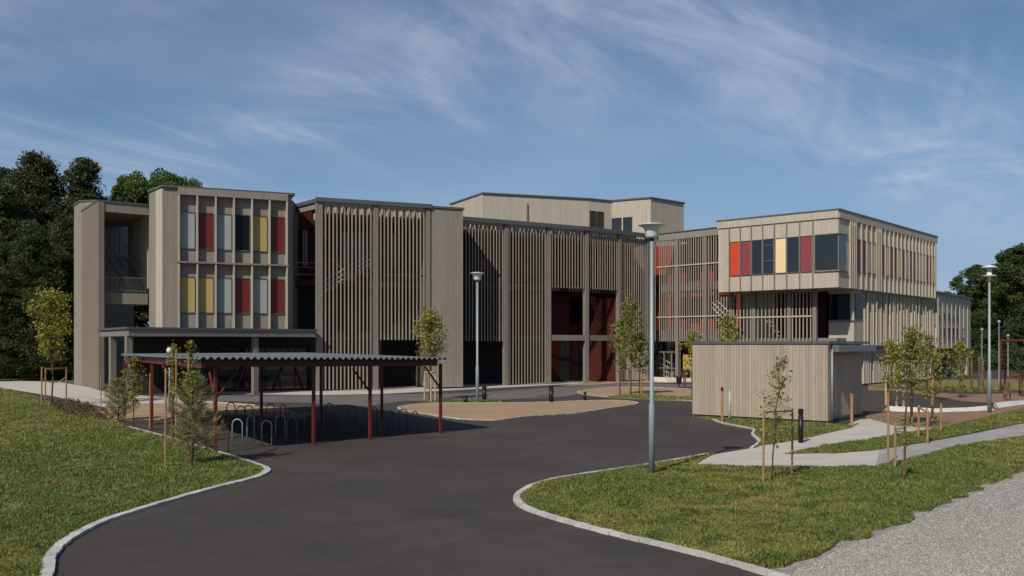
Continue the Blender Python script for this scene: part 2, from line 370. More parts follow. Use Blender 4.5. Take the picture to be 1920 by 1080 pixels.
def rough(pts, step, amp, seed):
    rr = random.Random(seed); out = []
    for a, b in zip(pts, pts[1:]):
        L = math.hypot(b[0]-a[0], b[1]-a[1]); n = max(1, int(L/step))
        for k in range(n): out.append((a[0]+(b[0]-a[0])*k/n+rr.gauss(0, amp), a[1]+(b[1]-a[1])*k/n+rr.gauss(0, amp)))
    return out+[pts[-1]]
i_ = len(lawnR)-5; lawnR = lawnR[:i_]+rough(lawnR[i_:], .35, .07, 4)
lawnB = ks+gp([(1426, 838), (1497, 827), (1600, 803), (1590, 799), (1552, 797), (1298, 782)])
lawnC = gp([(1472, 854), (1552, 837), (1620, 828), (1700, 814), (1760, 805), (1866, 780), (1920, 768), (2300, 727), (2300, 735), (1920, 794), (1819, 814), (1726, 831), (1648, 844), (1560, 852)])
lawnD = gp([(1138, 746), (1170, 742), (1240, 743), (1330, 748), (1330, 753), (1230, 751)])
lawnE = gp([(790, 757), (830, 751), (935, 752), (942, 756), (860, 757)])
lawnF = gp([(1628, 727), (1700, 724), (1800, 727), (1960, 734), (2300, 726), (2300, 712), (1820, 712), (1628, 718)])
for pts in (lawnL, lawnR, lawnB, lawnC, lawnD, lawnE, lawnF): sheet('lawn', 'soil_grass', pts, -.02, .048)

rng = np.random.default_rng(5); rnd = random.Random(11)
def inpoly(x, y, poly):
    c = np.zeros(len(x), bool); n = len(poly); j = n-1
    for i in range(n):
        xi, yi = poly[i][:2]; xj, yj = poly[j][:2]
        if yi != yj:
            c ^= ((yi > y) != (yj > y)) & (x < (xj-xi)*(y-yi)/(yj-yi)+xi)
        j = i
    return c
def np_mesh(name, V, nv, m, parent=None):
    """V: (N*nv,3) vertices, faces of nv vertices each"""
    me = bpy.data.meshes.new(name); n = len(V)//nv
    me.vertices.add(len(V)); me.vertices.foreach_set('co', V.astype(np.float32).ravel())
    me.loops.add(len(V)); me.loops.foreach_set('vertex_index', np.arange(len(V), dtype=np.int32))
    me.polygons.add(n); me.polygons.foreach_set('loop_start', np.arange(n, dtype=np.int32)*nv)
    try: me.polygons.foreach_set('loop_total', np.full(n, nv, dtype=np.int32))
    except Exception: pass
    me.update(calc_edges=True); me.validate(); me.materials.append(MATS[m])
    o = bpy.data.objects.new(name, me); COL.objects.link(o)
    if parent is not None: o.parent = parent
    return o
def vnoise(x, y, s, seed):
    r = np.random.default_rng(seed); T = r.random((64, 64)); u = x/s; v = y/s
    i = np.floor(u).astype(int); j = np.floor(v).astype(int); fu = u-i; fv = v-j; fu = fu*fu*(3-2*fu); fv = fv*fv*(3-2*fv)
    g = lambda a, b: T[a % 64, b % 64]
    return (g(i, j)*(1-fu)+g(i+1, j)*fu)*(1-fv)+(g(i, j+1)*(1-fu)+g(i+1, j+1)*fu)*fv
def grass(poly, n_max, name='grass', dmin=9, dmax=62, hs=1.):
    P_ = np.array([p[:2] for p in poly]); x0, y0 = P_.min(0); x1, y1 = P_.max(0); y0 = max(y0, dmin); y1 = min(y1, dmax); xs = []; ys = []; tot = 0
    tries = 0
    while tot < n_max and tries < 60:
        tries += 1
        k = 60000
        # sample the depth with density falling off as 1/d^1.6
        u = rng.random(k); a = -0.9; y = (y0**a+(y1**a-y0**a)*u)**(1/a); half = .62*y+1.5
        x = rng.uniform(-half, half)
        ok = (x > x0) & (x < x1) & inpoly(x, y, poly)
        w = -.25+1.0*vnoise(x, y, .23, 3)+.6*vnoise(x, y, 1.1, 4)+.3*rng.random(k)
        ok &= rng.random(k) < w
        xs.append(x[ok]); ys.append(y[ok]); tot += ok.sum()
    x = np.concatenate(xs)[:n_max]; y = np.concatenate(ys)[:n_max]; n = len(x)
    d = y; cl = vnoise(x, y, .6, 8)*.7+vnoise(x, y, .22, 9)*.6
    h = (.012+.045*rng.random(n)**1.3*(.3+cl*1.2))*(1+d*.012)*hs*.82
    w = (.006+.006*rng.random(n))*(1+d*.05)
    ang = rng.uniform(0, 2*np.pi, n); la = rng.uniform(0, 2*np.pi, n); ln = h*rng.uniform(.2, 1.1, n)
    V = np.zeros((n, 3, 3)); cx = np.cos(ang)*w; cy = np.sin(ang)*w
    V[:, 0] = np.stack([x-cx, y-cy, np.full(n, .05)], 1); V[:, 1] = np.stack([x+cx, y+cy, np.full(n, .05)], 1)
    V[:, 2] = np.stack([x+np.cos(la)*ln, y+np.sin(la)*ln, .05+h], 1)
    o = np_mesh(name, V.reshape(-1, 3), 3, 'grass_blade'); o['kind'] = 'stuff'; return o
tag(grass(lawnL, 210000), 'short weedy grass on the left lawn beside the drive', 'grass')
tag(grass(lawnR, 210000), 'short weedy grass on the right lawn around the tall lamp', 'grass')
tag(grass(lawnB, 16000), 'small patch of grass in front of the wooden shed', 'grass')
tag(grass(lawnC, 26000), 'narrow wedge of grass between the two paths', 'grass')
tag(grass(lawnD, 3500), 'grass strip under the staked saplings before the school', 'grass')
tag(grass(lawnE, 2500), 'thin grass strip around the lamp near the gravel bed', 'grass')
SIDE_L, SIDE_R, SIDE_S = -1, 1, -1
def pebbles(poly, n):
    rs = np.random.default_rng(9); y = 10/(1-rs.random(n*6)*.72); x = rs.uniform(0, 1, n*6)*(y*.62-2)+2; ok = inpoly(x, y, poly); x = x[ok][:n]; y = y[ok][:n]; k = len(x)
    r_ = (.005+.009*rs.random(k)**2)*(1+y*.012); a = rs.uniform(0, 6.28, k); h = r_*rs.uniform(.4, .9, k); V = np.zeros((k, 4, 3, 3)); top = np.stack([x+r_*.2, y, .024+h], 1); c = []
    for j in range(4):
        q = a+j*1.57; e = r_*rs.uniform(.7, 1.3, k); c.append(np.stack([x+np.cos(q)*e, y+np.sin(q)*e, np.full(k, .024)], 1))
    for j in range(4): V[:, j, 0] = c[j]; V[:, j, 1] = c[(j+1) % 4]; V[:, j, 2] = top
    o = np_mesh('gravel', V.reshape(-1, 3), 3, 'pebble'); o['kind'] = 'stuff'; return tag(o, 'loose grey and pale stones on the gravel road', 'gravel')
pebbles(gp([(1470, 1085), (1560, 1040), (1700, 985), (1920, 889), (2100, 830)])+[(24, 26), (24, 4), (4, 4)], 30000)
def kerb(line, w, name='kerb', h=.055, side=1):
    mb = MB(); rr = random.Random(3); acc = []; pts = [Vector(p) for p in line]
    L = [0]
    for a, b in zip(pts, pts[1:]): L.append(L[-1]+(b-a).length)
    def at(s):
        for i in range(len(pts)-1):
            if s <= L[i+1]: return pts[i].lerp(pts[i+1], (s-L[i])/max(1e-6, L[i+1]-L[i]))
        return pts[-1]
    s = 0
    while s < L[-1]-.05:
        l = rr.uniform(.16, .27); a = at(s+.006); b = at(min(s+l, L[-1])); s += l
        if (b-a).length < .03: continue
        t = (b-a).normalized(); n = Vector((-t.y, t.x))*side; ww = w*rr.uniform(.93, 1.07); j = rr.uniform(-.005, .005); hh = h+rr.uniform(-.004, .004)
        c = (a+b)/2+n*(ww/2+j); mb.obox(c, t, (b-a).length, ww, -.02, hh)
    return structure(mb, name, 'granite')
kerb(kl, .15, side=SIDE_L); kerb(kr_k, .15, side=SIDE_R); kerb(ks, .10, side=SIDE_S)
kerb(bedc+[bedc[0]], .07, h=.06); kerb(bed2+[bed2[0]], .07, h=.06)

# ------------------------------------------------------------------ school building
S = thing('school_building', (0, 62, 0), 'long three storey school clad in grey timber boards and slats with red and yellow panels', 'school')
ZL, ZR = 11.8, 11.5
inn = lambda f, u, o: tuple(f.p2(u, -o))
# --- left stair tower
t1 = P(184, 55.8); t1b = P(152.5, 60.3); Wf = Fac(t1, t1b); Wf.n = -Wf.n
mb = MB(); e = P(195, 56.05); k = (e-t1)
mb.prism([tuple(t1), tuple(e), tuple(t1b+k*1.05), tuple(t1b)], 0, 11.95); mb.build('tower_wall', 'brown_boards', S)
mb = MB(); k2 = Fac(t1, e); k2.box(mb, .0, k2.L, .02, 11.94, .003, .05); mb.build('corner_board', 'dimmed_boards', S)
MB().prism([tuple(t1-k*.08), tuple(e+k*.05), tuple(t1b+k*1.1), tuple(t1b-k*.08)], 11.952, 12.06).build('roof_edge', 'trim', S)
a = P(150, 61.2); b = P(182, 61.0); c = P(138.75, 63)
MB().prism([tuple(a), tuple(b), (b.x+.4, b.y+5), (c.x+.5, c.y+3), tuple(c)], 0, 12.78).build('tower_wall', 'timber', S)
MB().prism([(a.x-.03, a.y-.06), (b.x+.1, b.y-.06), (b.x+.45, b.y+5.1), (c.x+.4, c.y+3.1), (c.x-.08, c.y)], 12.782, 12.9).build('roof_edge', 'trim', S)
lf = Fac(P(195, 56.05), P(279, 57.7))
mb = MB(); lf.box(mb, 0, lf.L, 11.35, 11.93, -.35, 0); mb.build('beam', 'timber', S)
mb = MB(); mb.prism([tuple(lf.p2(-.05, .06)), tuple(lf.p2(lf.L, .06)), tuple(P(262, 64)), tuple(P(182, 64)), (-29.1, 60.6)], 11.94, 12.06); mb.build('roof', 'trim', S)
mb = MB(); mb.prism([tuple(lf.p2(.1, -.36)), tuple(lf.p2(lf.L-.05, -.36)), tuple(P(258, 63.8)), tuple(P(186, 63.8)), (-28.9, 60.6)], 11.4, 11.7); mb.build('soffit', 'timber', S)
# slatted side wall of the stair recess, and its back wall
A = P(277, 58.2); B = P(236, 63.0); sf = Fac(A, B); sf.n = Vector((-abs(sf.n.x), -abs(sf.n.y))).normalized() if sf.n.x > 0 else sf.n
mb = MB(); sf.box(mb, 0, sf.L, 6.6, 11.4, -.3, -.2); mb.build('recess_wall', 'timber', S)
mb = MB(); sf.slats(mb, .1, sf.L, .62, .14, 6.6, 11.4, -.2, -.08); mb.build('slat_screen', 'timber_pale', S)  # slats paler than the wall, sunlight put into their colour
bf = Fac(P(192, 64.5), P(226, 64)); mb = MB(); bf.box(mb, -1, bf.L, 6.2, 11.4, -.2, 0); mb.build('recess_wall', 'timber', S)
mb = MB(); bf.box(mb, 0, bf.L, 9.4, 11.3, 0, .06); mb.build('recess_window', 'glass', S)
ff = Fac(P(195, 56.6), P(277, 57.9))
mb = MB(); mb.prism([tuple(ff.p2(.03, 0)), tuple(ff.p2(ff.L, 0)), tuple(ff.p2(ff.L, -2.2)), tuple(ff.p2(.3, -2.2))], 5.5, 6.2); mb.build('landing', 'timber_post', S)
mb = MB()
for u in np.linspace(.1, ff.L-.1, 26): mb.tube([ff.q(u, 6.2, -.1), ff.q(u, 7.2, -.1)], .011, 4)
for z in (7.22, 6.35): mb.tube([ff.q(.05, z, -.1), ff.q(ff.L, z, -.1)], .025, 5)
mb.build('railing', 'steel', S)
# steel stair flight coming down to the landing
sa = Vector((P(216, 61).x, 61, 9.0)); sb = Vector((P(262, 58.6).x, 58.6, 6.3)); st = MB(); n_st = 14; d2 = (sb-sa).xy.normalized(); nn = Vector((-d2.y, d2.x))
for i in range(n_st+1):
    p = sa.lerp(sb, i/n_st); st.obox(p.xy, nn, 1.3, .25, p.z-.05, p.z)
for sg in (-.65, .65):
    o3 = Vector((nn.x*sg, nn.y*sg, 0)); st.tube([sa+o3, sb+o3], .07, 4); st.tube([sa+o3+Vector((0, 0, 1)), sb+o3+Vector((0, 0, 1))], .025, 5)
    for i in range(0, n_st+1, 2): p = sa.lerp(sb, i/n_st)+o3; st.tube([p, p+Vector((0, 0, 1))], .015, 4)
st.build('staircase', 'steel', S)

# --- left window block
LB0, LB1, LBs = P(304.5, 49.8), P(548, 52.6), P(280, 51.5)
fb = Fac(LB0, LB1)
BK = P(279.5, 58.6)
mass = [tuple(LB0), tuple(LB1), inn(fb, fb.L, 9), (BK.x+1.6, BK.y+1.5), tuple(BK), tuple(LBs)]
MB().prism(mass, 3.75, ZL-.02).build('wall', 'dimmed_boards', S)
rr_ = [tuple(fb.p2(-.03, .14)), tuple(fb.p2(fb.L+.15, .14)), inn(fb, fb.L+.1, 9.1), (BK.x+1.6, BK.y+1.6), (BK.x-.08, BK.y), (LBs.x-.1, LBs.y-.02)]
MB().prism(rr_, ZL-.018, ZL+.10).build('roof', 'trim', S)
fe = [264, 387, 511, 633, 755, 873, 990]; fpx = [260+q/3.6 for q in fe]
us = [fb.s(q) for q in fpx]
mb = MB()
zc = fb.z(333, 609)
for u in us: fb.box(mb, u+.01, u+.10, 3.8, 11.38, .002, .36)
mb.build('window_fin', 'timber_pale', S)
mb = MB(); fb.box(mb, us[0], us[-1]+.11, 11.383, ZL-.03, .003, .37); mb.build('cornice', 'timber', S)
mb = MB(); fb.box(mb, us[0]-.04, us[-1]+.15, 7.50, 7.60, .004, .40); mb.build('ledge', 'timber_post', S)
# warmer corner board at the left edge
mb = MB(); Fac(LBs, LB0).box(mb, 1.2, 2.25, 3.8, 11.7, -.05, .03); mb.build('corner_board', 'timber_pale', S)
rows = [(10.42, 8.38, ['dimmed_blind', 'red_panel', 'dimmed_blind', 'glass_dark', 'dimmed_yellow', 'red_panel']), (6.72, 4.72, ['dimmed_yellow', 'dimmed_yellow', 'dimmed_blind', 'red_panel', 'dimmed_blind', 'red_panel'])]
LBL = {'dimmed_blind': 'window with a pale grey blind', 'dimmed_yellow': 'window covered by a yellow panel', 'blind': 'window with a pale grey blind', 'red_panel': 'window covered by a dark red panel', 'yellow_panel': 'window covered by a yellow panel', 'glass': 'dark glass window', 'glass_dark': 'dark uncovered glass window',
       'mauve_panel': 'dusty red wall panel', 'orange_panel': 'orange red wall panel', 'cream_panel': 'cream yellow wall panel'}
def window(f, u0, u1, z0, z1, kind, o=.0, bars=False):
    mb = MB(); t = .035
    f.box(mb, u0, u1, z0-t*1.6, z0, o+.003, o+.07); f.box(mb, u0, u1, z1, z1+t, o+.003, o+.055)
    f.box(mb, u0-t, u0-.001, z0, z1, o+.003, o+.05); f.box(mb, u1+.001, u1+t, z0, z1, o+.003, o+.05)
    if bars:
        for q in (.36, .82): f.box(mb, u0, u1, z0+(z1-z0)*q, z0+(z1-z0)*q+.06, o+.02, o+.05)
    w = mb.build('window', 'trim', S, LBL.get(kind))
    mb = MB(); f.box(mb, u0+.002, u1-.002, z0+.002, z1-.002, o+.002, o+.018); mb.build('pane' if kind.startswith('glass') else 'panel', kind, w)
    return w
for z1, z0, ks_ in rows:
    for i, kd in enumerate(ks_): window(fb, us[i]+.14, us[i+1]-.07, z0, z1, kd)
# ground floor under the block: dark glazing, columns, red play structure behind the glass
gf = fb.off(-2.2)
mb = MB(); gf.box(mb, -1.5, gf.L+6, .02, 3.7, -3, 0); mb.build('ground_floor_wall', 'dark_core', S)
mb = MB(); gf.box(mb, 3.2, gf.L+1.4, .15, 2.6, .002, .03); mb.build('shop_window', 'glass', S)
mb = MB()
for u in np.linspace(3.2, gf.L+1.4, 7): gf.box(mb, u-.03, u+.03, .1, 2.7, .031, .10)
gf.box(mb, 3.2, gf.L+1.4, 2.62, 2.72, .101, .14); gf.box(mb, 3.2, gf.L+1.4, .06, .14, .101, .14)
mb.build('glazing_frame', 'red_board_shaded', S)
mb = MB()
for a_, b_ in ((4.2, 5.0), (5.6, 5.0), (6.4, 7.4), (8.2, 7.4)): mb.tube([gf.q(a_, .1, .3), gf.q(b_, 2.5, .3)], .05, 6)
mb.build('brace', 'red_steel', S)
# --- canopy over the entrance
c0 = P(187, 50.2); c1 = P(241, 45.2); c2 = P(592, 52.9)
cb1 = inn(fb, fb.L+.9, 1.5); cpoly = [tuple(c0), tuple(c1), tuple(c2), cb1, tuple(fb.p2(-2, -3))]
MB().prism(cpoly, 3.32, 3.66).build('canopy', 'timber_post', S, 'flat entrance canopy with grey timber fascia')
def grow(poly, g):
    cx = sum(p[0] for p in poly)/len(poly); cy = sum(p[1] for p in poly)/len(poly)
    return [(p[0]+(p[0]-cx)/math.hypot(p[0]-cx, p[1]-cy)*g, p[1]+(p[1]-cy)/math.hypot(p[0]-cx, p[1]-cy)*g) for p in poly]
MB().prism(grow(cpoly, .12), 3.665, 3.78).build('canopy_roof', 'trim', S)
for px, d in ((211, 48.6), (241, 45.6), (478, 50.5)):
    p = P(px, d); mb = MB(); mb.obox(p, (c2-c1), .3, .3, 0, 3.319); mb.build('post', 'timber_post', S)
p = P(262, 54); mb = MB(); mb.obox(p, (1, .3), 3.6, .3, 0, 3.3); 
# --- section one: tall slatted porch
FA = P(599, 53.6); FB_ = P(868, 57.1); f1 = Fac(FA, FB_)
u_m = f1.s(705); u_r = f1.s(803); u_t = f1.s(809.5)
RB = 4.0
MB().prism([tuple(f1.p2(-.22, .14)), tuple(f1.p2(u_t, .14)), tuple(f1.p2(u_t, -.22)), tuple(f1.p2(-.22, -.22))], 11.56, 11.82).build('roof_edge', 'trim', S)
MB().prism([tuple(f1.p2(.17, -1.3)), tuple(f1.p2(f1.L, -1.3)), tuple(f1.p2(f1.L, -12)), tuple(f1.p2(-6, -12)), tuple(f1.p2(-6, -4.2)), tuple(f1.p2(.17, -4.2))], 11.5, 11.8).build('roof', 'roof_felt', S)
mb = MB(); u = .3
while u < u_r: f1.box(mb, u, u+.1, 10.95, 11.45, -3.9, -.2); u += .42
mb.build('rafter', 'timber_pale', S, 'row of roof rafters seen through the slats')  # pale wood stands in for sun on the rafters
f1.q
for u0, w_, nm in ((-.2, .4, 0), (u_m-.15, .3, 0), (u_r-.13, .26, 0)):
    mb = MB(); f1.box(mb, u0, u0+w_, 0, 11.55, -.32, .02); mb.build('post', 'timber_post', S)
mb = MB(); f1.slats(mb, .26, u_m-.2, .236, .075, .12, 11.5, -.10, -.05); mb.build('slat_screen', 'timber_slat', S)
mb = MB(); f1.slats(mb, u_m+.2, u_r-.15, .236, .075, 3.15, 11.5, -.10, -.05); mb.build('slat_screen', 'timber_slat', S)
for z in (3.2, 7.2): mb = MB(); f1.box(mb, .1, u_r, z, z+.12, -.36, -.25); mb.build('screen_rail', 'dark_wood', S)
# solid pier at the right end of section one
MB().prism([tuple(f1.p2(u_t, 0)), tuple(f1.p2(f1.L, 0)), tuple(f1.p2(f1.L, -3.6)), tuple(f1.p2(u_t, -3.6))], .12, 11.6).build('wall', 'timber', S)
MB().prism([tuple(f1.p2(u_t+.01, .08)), tuple(f1.p2(f1.L+.08, .08)), tuple(f1.p2(f1.L+.08, -3.7)), tuple(f1.p2(u_t+.01, -3.7))], 11.61, 11.74).build('roof_edge', 'trim', S)
# side opening: beam running back to the block
sd = Fac(P(548, 56.4), FA)
mb = MB(); sd.box(mb, 0, sd.L-.2, 11.2, 11.55, -.3, 0); mb.build('beam', 'timber', S)
mb = MB(); sd.box(mb, -.1, sd.L, 11.56, 11.8, -.35, .1); mb.build('roof_edge', 'trim', S)
# inner galleries of section one, their shade painted in with near-black wood
i1 = f1.off(-RB)
mb = MB(); i1.box(mb, -5, i1.L+1, 7.0, 11.48, -.3, 0); mb.build('inner_wall', 'red_board_shaded', S, 'red boarded inner wall behind the slats')
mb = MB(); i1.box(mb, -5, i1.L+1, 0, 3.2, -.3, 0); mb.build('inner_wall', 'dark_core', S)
mb = MB(); i1.box(mb, -5, i1.L+1, 3.6, 6.98, -.3, 0); mb.build('inner_wall', 'dark_wood', S)
mb = MB(); i1.box(mb, -5, i1.L+.9, 6.6, 6.95, .001, 1.6); i1.box(mb, -5, i1.L+.9, 3.25, 3.58, .001, 1.6); mb.build('gallery_floor', 'dark_wood', S)
for u0 in (-1.6, 2.2, 5.4):
    mb = MB(); i1.box(mb, u0, u0+1.5, 8.0, 10.3, .003, .06); mb.build('inner_window', 'glass', S)
mb = MB()
for z in (7.3, 7.75, 8.05): mb.tube([i1.q(-4, z, 1.6), i1.q(.6, z, 1.6)], .025, 5)
s0 = f1.off(-1.9); pA = s0.q(s0.s(600), s0.z(600, 549), 0); pB = s0.q(s0.s(698), s0.z(698, 492), 0)
for dz in (0, .28, .62): mb.tube([pA+Vector((0, 0, dz)), pB+Vector((0, 0, dz))], .035, 5)
for i in range(9): q = pA.lerp(pB, i/8); mb.tube([q, q+Vector((0, 0, .62))], .018, 4)
mb.build('railing', 'steel', S)
mb = MB(); nst = 18
for i in range(nst):
    q = pA.lerp(pB, (i+.5)/nst); f1q = f1; mb.obox(q.xy+f1.n*-.6, f1.t, .28, 1.1, q.z-.18, q.z-.12)
mb.build('staircase', 'timber_post', S)
# dark flank wall between block and porch
df = Fac(LB1, P(600, 58)); mb = MB(); mb.prism([tuple(fb.p2(fb.L, -.8)), tuple(P(560, 57.2)), tuple(P(620, 60)), tuple(fb.p2(fb.L, -8.5))], 3.7, 11.78); mb.build('wall', 'timber_post', S)

# --- section two: long curved slat screen
S0 = P(866, 59.4); K1 = P(1101.6, 64.6); C_ = P(1232, 69.4)
f2 = Fac(S0, K1); f3 = Fac(K1, C_)
MB().prism([tuple(f2.p2(-.1, .16)), tuple(f2.p2(f2.L, .16)), tuple(f3.p2(f3.L, .16)), tuple(f3.p2(f3.L, -.25)), tuple(f3.p2(0, -.25)), tuple(f2.p2(-.1, -.25))], 11.22, ZR).build('roof_edge', 'trim', S)
MB().prism([tuple(f2.p2(-.1, -1.3)), tuple(f2.p2(f2.L-.5, -1.3)), tuple(f3.p2(f3.L-1, -1.3)), tuple(f3.p2(f3.L+2, -14)), tuple(f2.p2(-3, -16))], 11.15, 11.45).build('roof', 'roof_felt', S)
mb = MB(); u = .3
while u < f2.L-.1: f2.box(mb, u, u+.07, 10.7, 11.1, -3.0, -.2); u += .33
u = .1
while u < f3.L-.1: f3.box(mb, u, u+.07, 10.7, 11.1, -3.0, -.2); u += .33
mb.build('rafter', 'timber_pale', S)  # sunlit look of these rafters comes from the paler wood colour
def bay(f, p0, p1, z0, z1=11.2, sp=.245, w=.066, **k):
    mb = MB(); f.slats(mb, f.s(p0), f.s(p1), sp, w, z0, z1, -.09, -.05); mb.build('slat_screen', 'timber_slat', S)
zo = ZP(640, 61)
bay(f2, 872, 946, 3.1); bay(f2, 954, 1026, .1); bay(f2, 1034, 1098, ZP(540, 63.7)); bay(f3, 1106, 1160, ZP(543.5, 66)); bay(f3, 1167, 1213, 3.1); bay(f3, 1219, 1232, 3.1)
for f, px, w in ((f2, 950, .3), (f2, 1030, .3), (f2, 1101.0, .3), (f3, 1163, .28), (f3, 1216, .25)):
    u = f.s(px); mb = MB(); f.box(mb, u-w/2, u+w/2, 0, 11.215, -.34, .02); mb.build('post', 'timber_post', S)
mb = MB(); f2.box(mb, f2.s(1034.5), f2.s(1098), 3.15, 3.55, -.3, -.02); f3.box(mb, f3.s(1104.5), f3.s(1160), 3.15, 3.55, -.3, -.02); mb.build('beam', 'timber_post', S)
for f_, e_, z in ((f2, f2.s(1026), 3.3), (f2, f2.L, 7.0), (f3, f3.L, 7.0)): mb = MB(); f_.box(mb, .1, e_, z, z+.12, -.36, -.24); mb.build('screen_rail', 'dark_wood', S)
i2 = f2.off(-3.2); i3 = f3.off(-3.2)
def seg(f, u0, u1, z0, z1, m, nm='inner_wall', o0=-.3, o1=0, label=None):
    mb = MB(); f.box(mb, u0, u1, z0, z1, o0, o1); return mb.build(nm, m, S, label)
seg(i2, -1, i2.L+.6, 3.5, 11.1, 'red_board_shaded'); seg(i2, -1, i2.L+.6, 0, 3.48, 'dark_core')
seg(i3, -.9, i3.L+.5, 3.5, 11.1, 'red_board_shaded', label='red boarded inner wall in the shade'); seg(i3, -.9, i3.L-1.6, 0, 3.48, 'red_board_shaded')
mb = MB()
for f in (i2, i3):
    for z in (6.8,): f.box(mb, -.8, f.L+.3, z, z+.35, .001, 1.8)
mb.build('gallery_floor', 'dark_wood', S)  # floor painted dark for the shade behind the slats
mb = MB(); i2.box(mb, -.8, f2.s(1030), 3.1, 3.45, .001, 2.4); mb.build('gallery_floor', 'dark_wood', S)
for u0 in (1.2, 4.0, 7.0):
    for z in (4.2, 8.0): seg(i2, u0, u0+1.6, z, z+2.2, 'glass_dark', 'inner_window', .003, .06)
for u0 in (.8, 3.8): seg(i3, u0, u0+1.5, 4.4, 6.4, 'glass_dark', 'inner_window', .003, .06)
seg(i3, 1.6, 2.6, .1, 2.5, 'glass', 'glass_door', .003, .06); seg(i3, 2.8, 3.9, .1, 2.5, 'glass', 'glass_door', .003, .06)
# steel stair rails seen through the open bay
mb = MB(); a3 = f3.q(f3.s(1130), 6.6, -1.6); b3 = f3.q(f3.s(1159), 3.7, -1.2)
for dz in (0, .35, .7): mb.tube([a3+Vector((0, 0, dz)), b3+Vector((0, 0, dz))], .03, 5)
mb.build('railing', 'red_steel', S)
mb = MB(); a3 = f3.q(f3.s(1150), 3.1, -.5)
mb.prism([tuple(f3.p2(f3.s(1146), -2.8)), tuple(f3.p2(f3.s(1162), -.4)), tuple(f3.p2(f3.s(1163), -.5)), tuple(f3.p2(f3.s(1149), -2.9))], .1, 6.4); mb.build('inner_wall', 'red_board_shaded', S)
# pale wall below the last screen
seg(f3, f3.s(1168), f3.s(1214), .12, 3.08, 'timber_pale', 'wall', -.5, -.25)
# --- section three
J = P(1350, 65.2); f4 = Fac(C_, J)
seg(f4, .0, f4.L+3, 11.0, ZR+.02, 'timber', 'fascia', -.3, .0)
seg(f4, -.05, f4.L+3, ZR+.022, ZR+.1, 'trim', 'roof_edge', -.35, .06)
MB().prism([tuple(f4.p2(0, -.4)), tuple(f4.p2(f4.L+3, -.4)), tuple(f4.p2(f4.L+8, -12)), tuple(f4.p2(0, -12))], 11.2, 11.45).build('roof', 'roof_felt', S)
for p0, p1 in ((1234, 1266), (1272, 1319), (1326, 1349)):
    mb = MB(); f4.slats(mb, f4.s(p0), f4.s(p1), .2, .065, 3.1, 10.98, -.08, -.04); mb.build('slat_screen', 'timber_slat', S)
mb = MB(); f4.slats(mb, f4.s(1349), f4.s(1374), .25, .07, 3.1, 6.4, -.10, -.04); mb.build('slat_screen', 'timber_slat', S)
for px in (1269, 1322):
    u = f4.s(px); mb = MB(); f4.box(mb, u-.13, u+.13, 0, 10.98, -.34, .02); mb.build('post', 'timber_post', S)
for z in (8.9, 4.95): mb = MB(); f4.box(mb, 0, f4.L, z, z+.09, -.03, .03); mb.build('screen_rail', 'timber_pale', S)
seg(f4, .1, f4.L, 7.0, 7.6, 'timber_post', 'gallery_floor', -1.6, -.3); seg(f4, .1, f4.L+1, 3.12, 4.0, 'timber_post', 'gallery_floor', -1.8, -.3)
i4 = f4.off(-2.6)
seg(i4, -3, i4.L+1, 7.6, 10.9, 'red_board_lit', label='sunlit red inner wall behind the slats'); seg(i4, -3, i4.L+1, 4.0, 6.99, 'red_board_lit'); seg(i4, -3, i4.L+3, 0, 3.9, 'dark_core')
for u0 in (1.4, 4.6):
    for z in (7.9, 4.6): seg(i4, u0, u0+.9, z, z+1.7, 'glass_dark', 'inner_window', .003, .06)
mb = MB(); a4 = f4.q(f4.s(1290), 6.9, -1.2); b4 = f4.q(f4.s(1352), 4.3, -1.2)
for dz in (0, .4, .9): mb.tube([a4+Vector((0, 0, dz)), b4+Vector((0, 0, dz))], .035, 5)
for i in range(12): q = a4.lerp(b4, i/11); mb.tube([q, q+Vector((0, 0, .9))], .016, 4)
mb.build('railing', 'steel', S)
mb = MB(); g4 = f4.off(-1.2)
for px in (1246, 1260, 1283, 1296): u = g4.s(px); g4.box(mb, u-.05, u+.05, .1, 2.2, 0, .08)
g4.box(mb, g4.s(1235), g4.s(1266), 2.2, 2.32, 0, .1); g4.box(mb, g4.s(1235), g4.s(1300), .95, 1.02, .081, .11)
mb.build('glazing_frame', 'timber_post', S)

# --- projecting window box at the right
b0 = P(1347, 62); b1 = P(1572, 56.5); b2 = P(1755.5, 71)
fx = Fac(b0, b1); fs = Fac(b1, b2)
zb, zt = 6.55, 11.5
back1 = b2-fs.n*9; back0 = b0-fx.n*9
MB().prism([tuple(b0), tuple(b1), tuple(b2), tuple(back1), tuple(back0)], zb, zt-.02).build('wall', 'box_boards', S, 'projecting upper box clad in pale boards')
MB().prism([tuple(fx.p2(-.1, .12)), tuple(fx.p2(fx.L+.12, .12)), tuple(fs.p2(fs.L+.1, .12)), tuple(back1), tuple(back0)], zt+.0, zt+.10).build('roof', 'trim', S)
mb = MB(); fx.box(mb, -.05, fx.L+.03, 11.02, zt-.002, .004, .09); fs.box(mb, .03, fs.L+.05, 11.02, zt-.002, .004, .09); mb.build('cornice', 'box_boards', S)
mb = MB()
pe = [1368, 1388.5, 1409.5, 1430.5, 1452.5, 1475.5, 1500, 1524.5]
ue = [fx.s(q) for q in pe]
for u in ue: fx.box(mb, u-.03, u+.03, zb+.02, 11.0, .004, .10)
mb.build('batten', 'timber_post', S)
zw0, zw1 = 7.68, 9.98
kinds = ['orange_panel', 'mauve_panel', 'glass', 'glass', 'cream_panel', 'glass', 'mauve_panel']
for i, kd in enumerate(kinds): window(fx, ue[i]+.07, ue[i+1]-.07, zw0, zw1, kd, .0, bars=(i == 3))
w = MB(); ucs = fs.s(1588)
fx.box(w, ue[7]+.1, fx.L+.06, zw0-.09, zw0, .003, .10); fs.box(w, .0, ucs, zw0-.09, zw0, .003, .10)
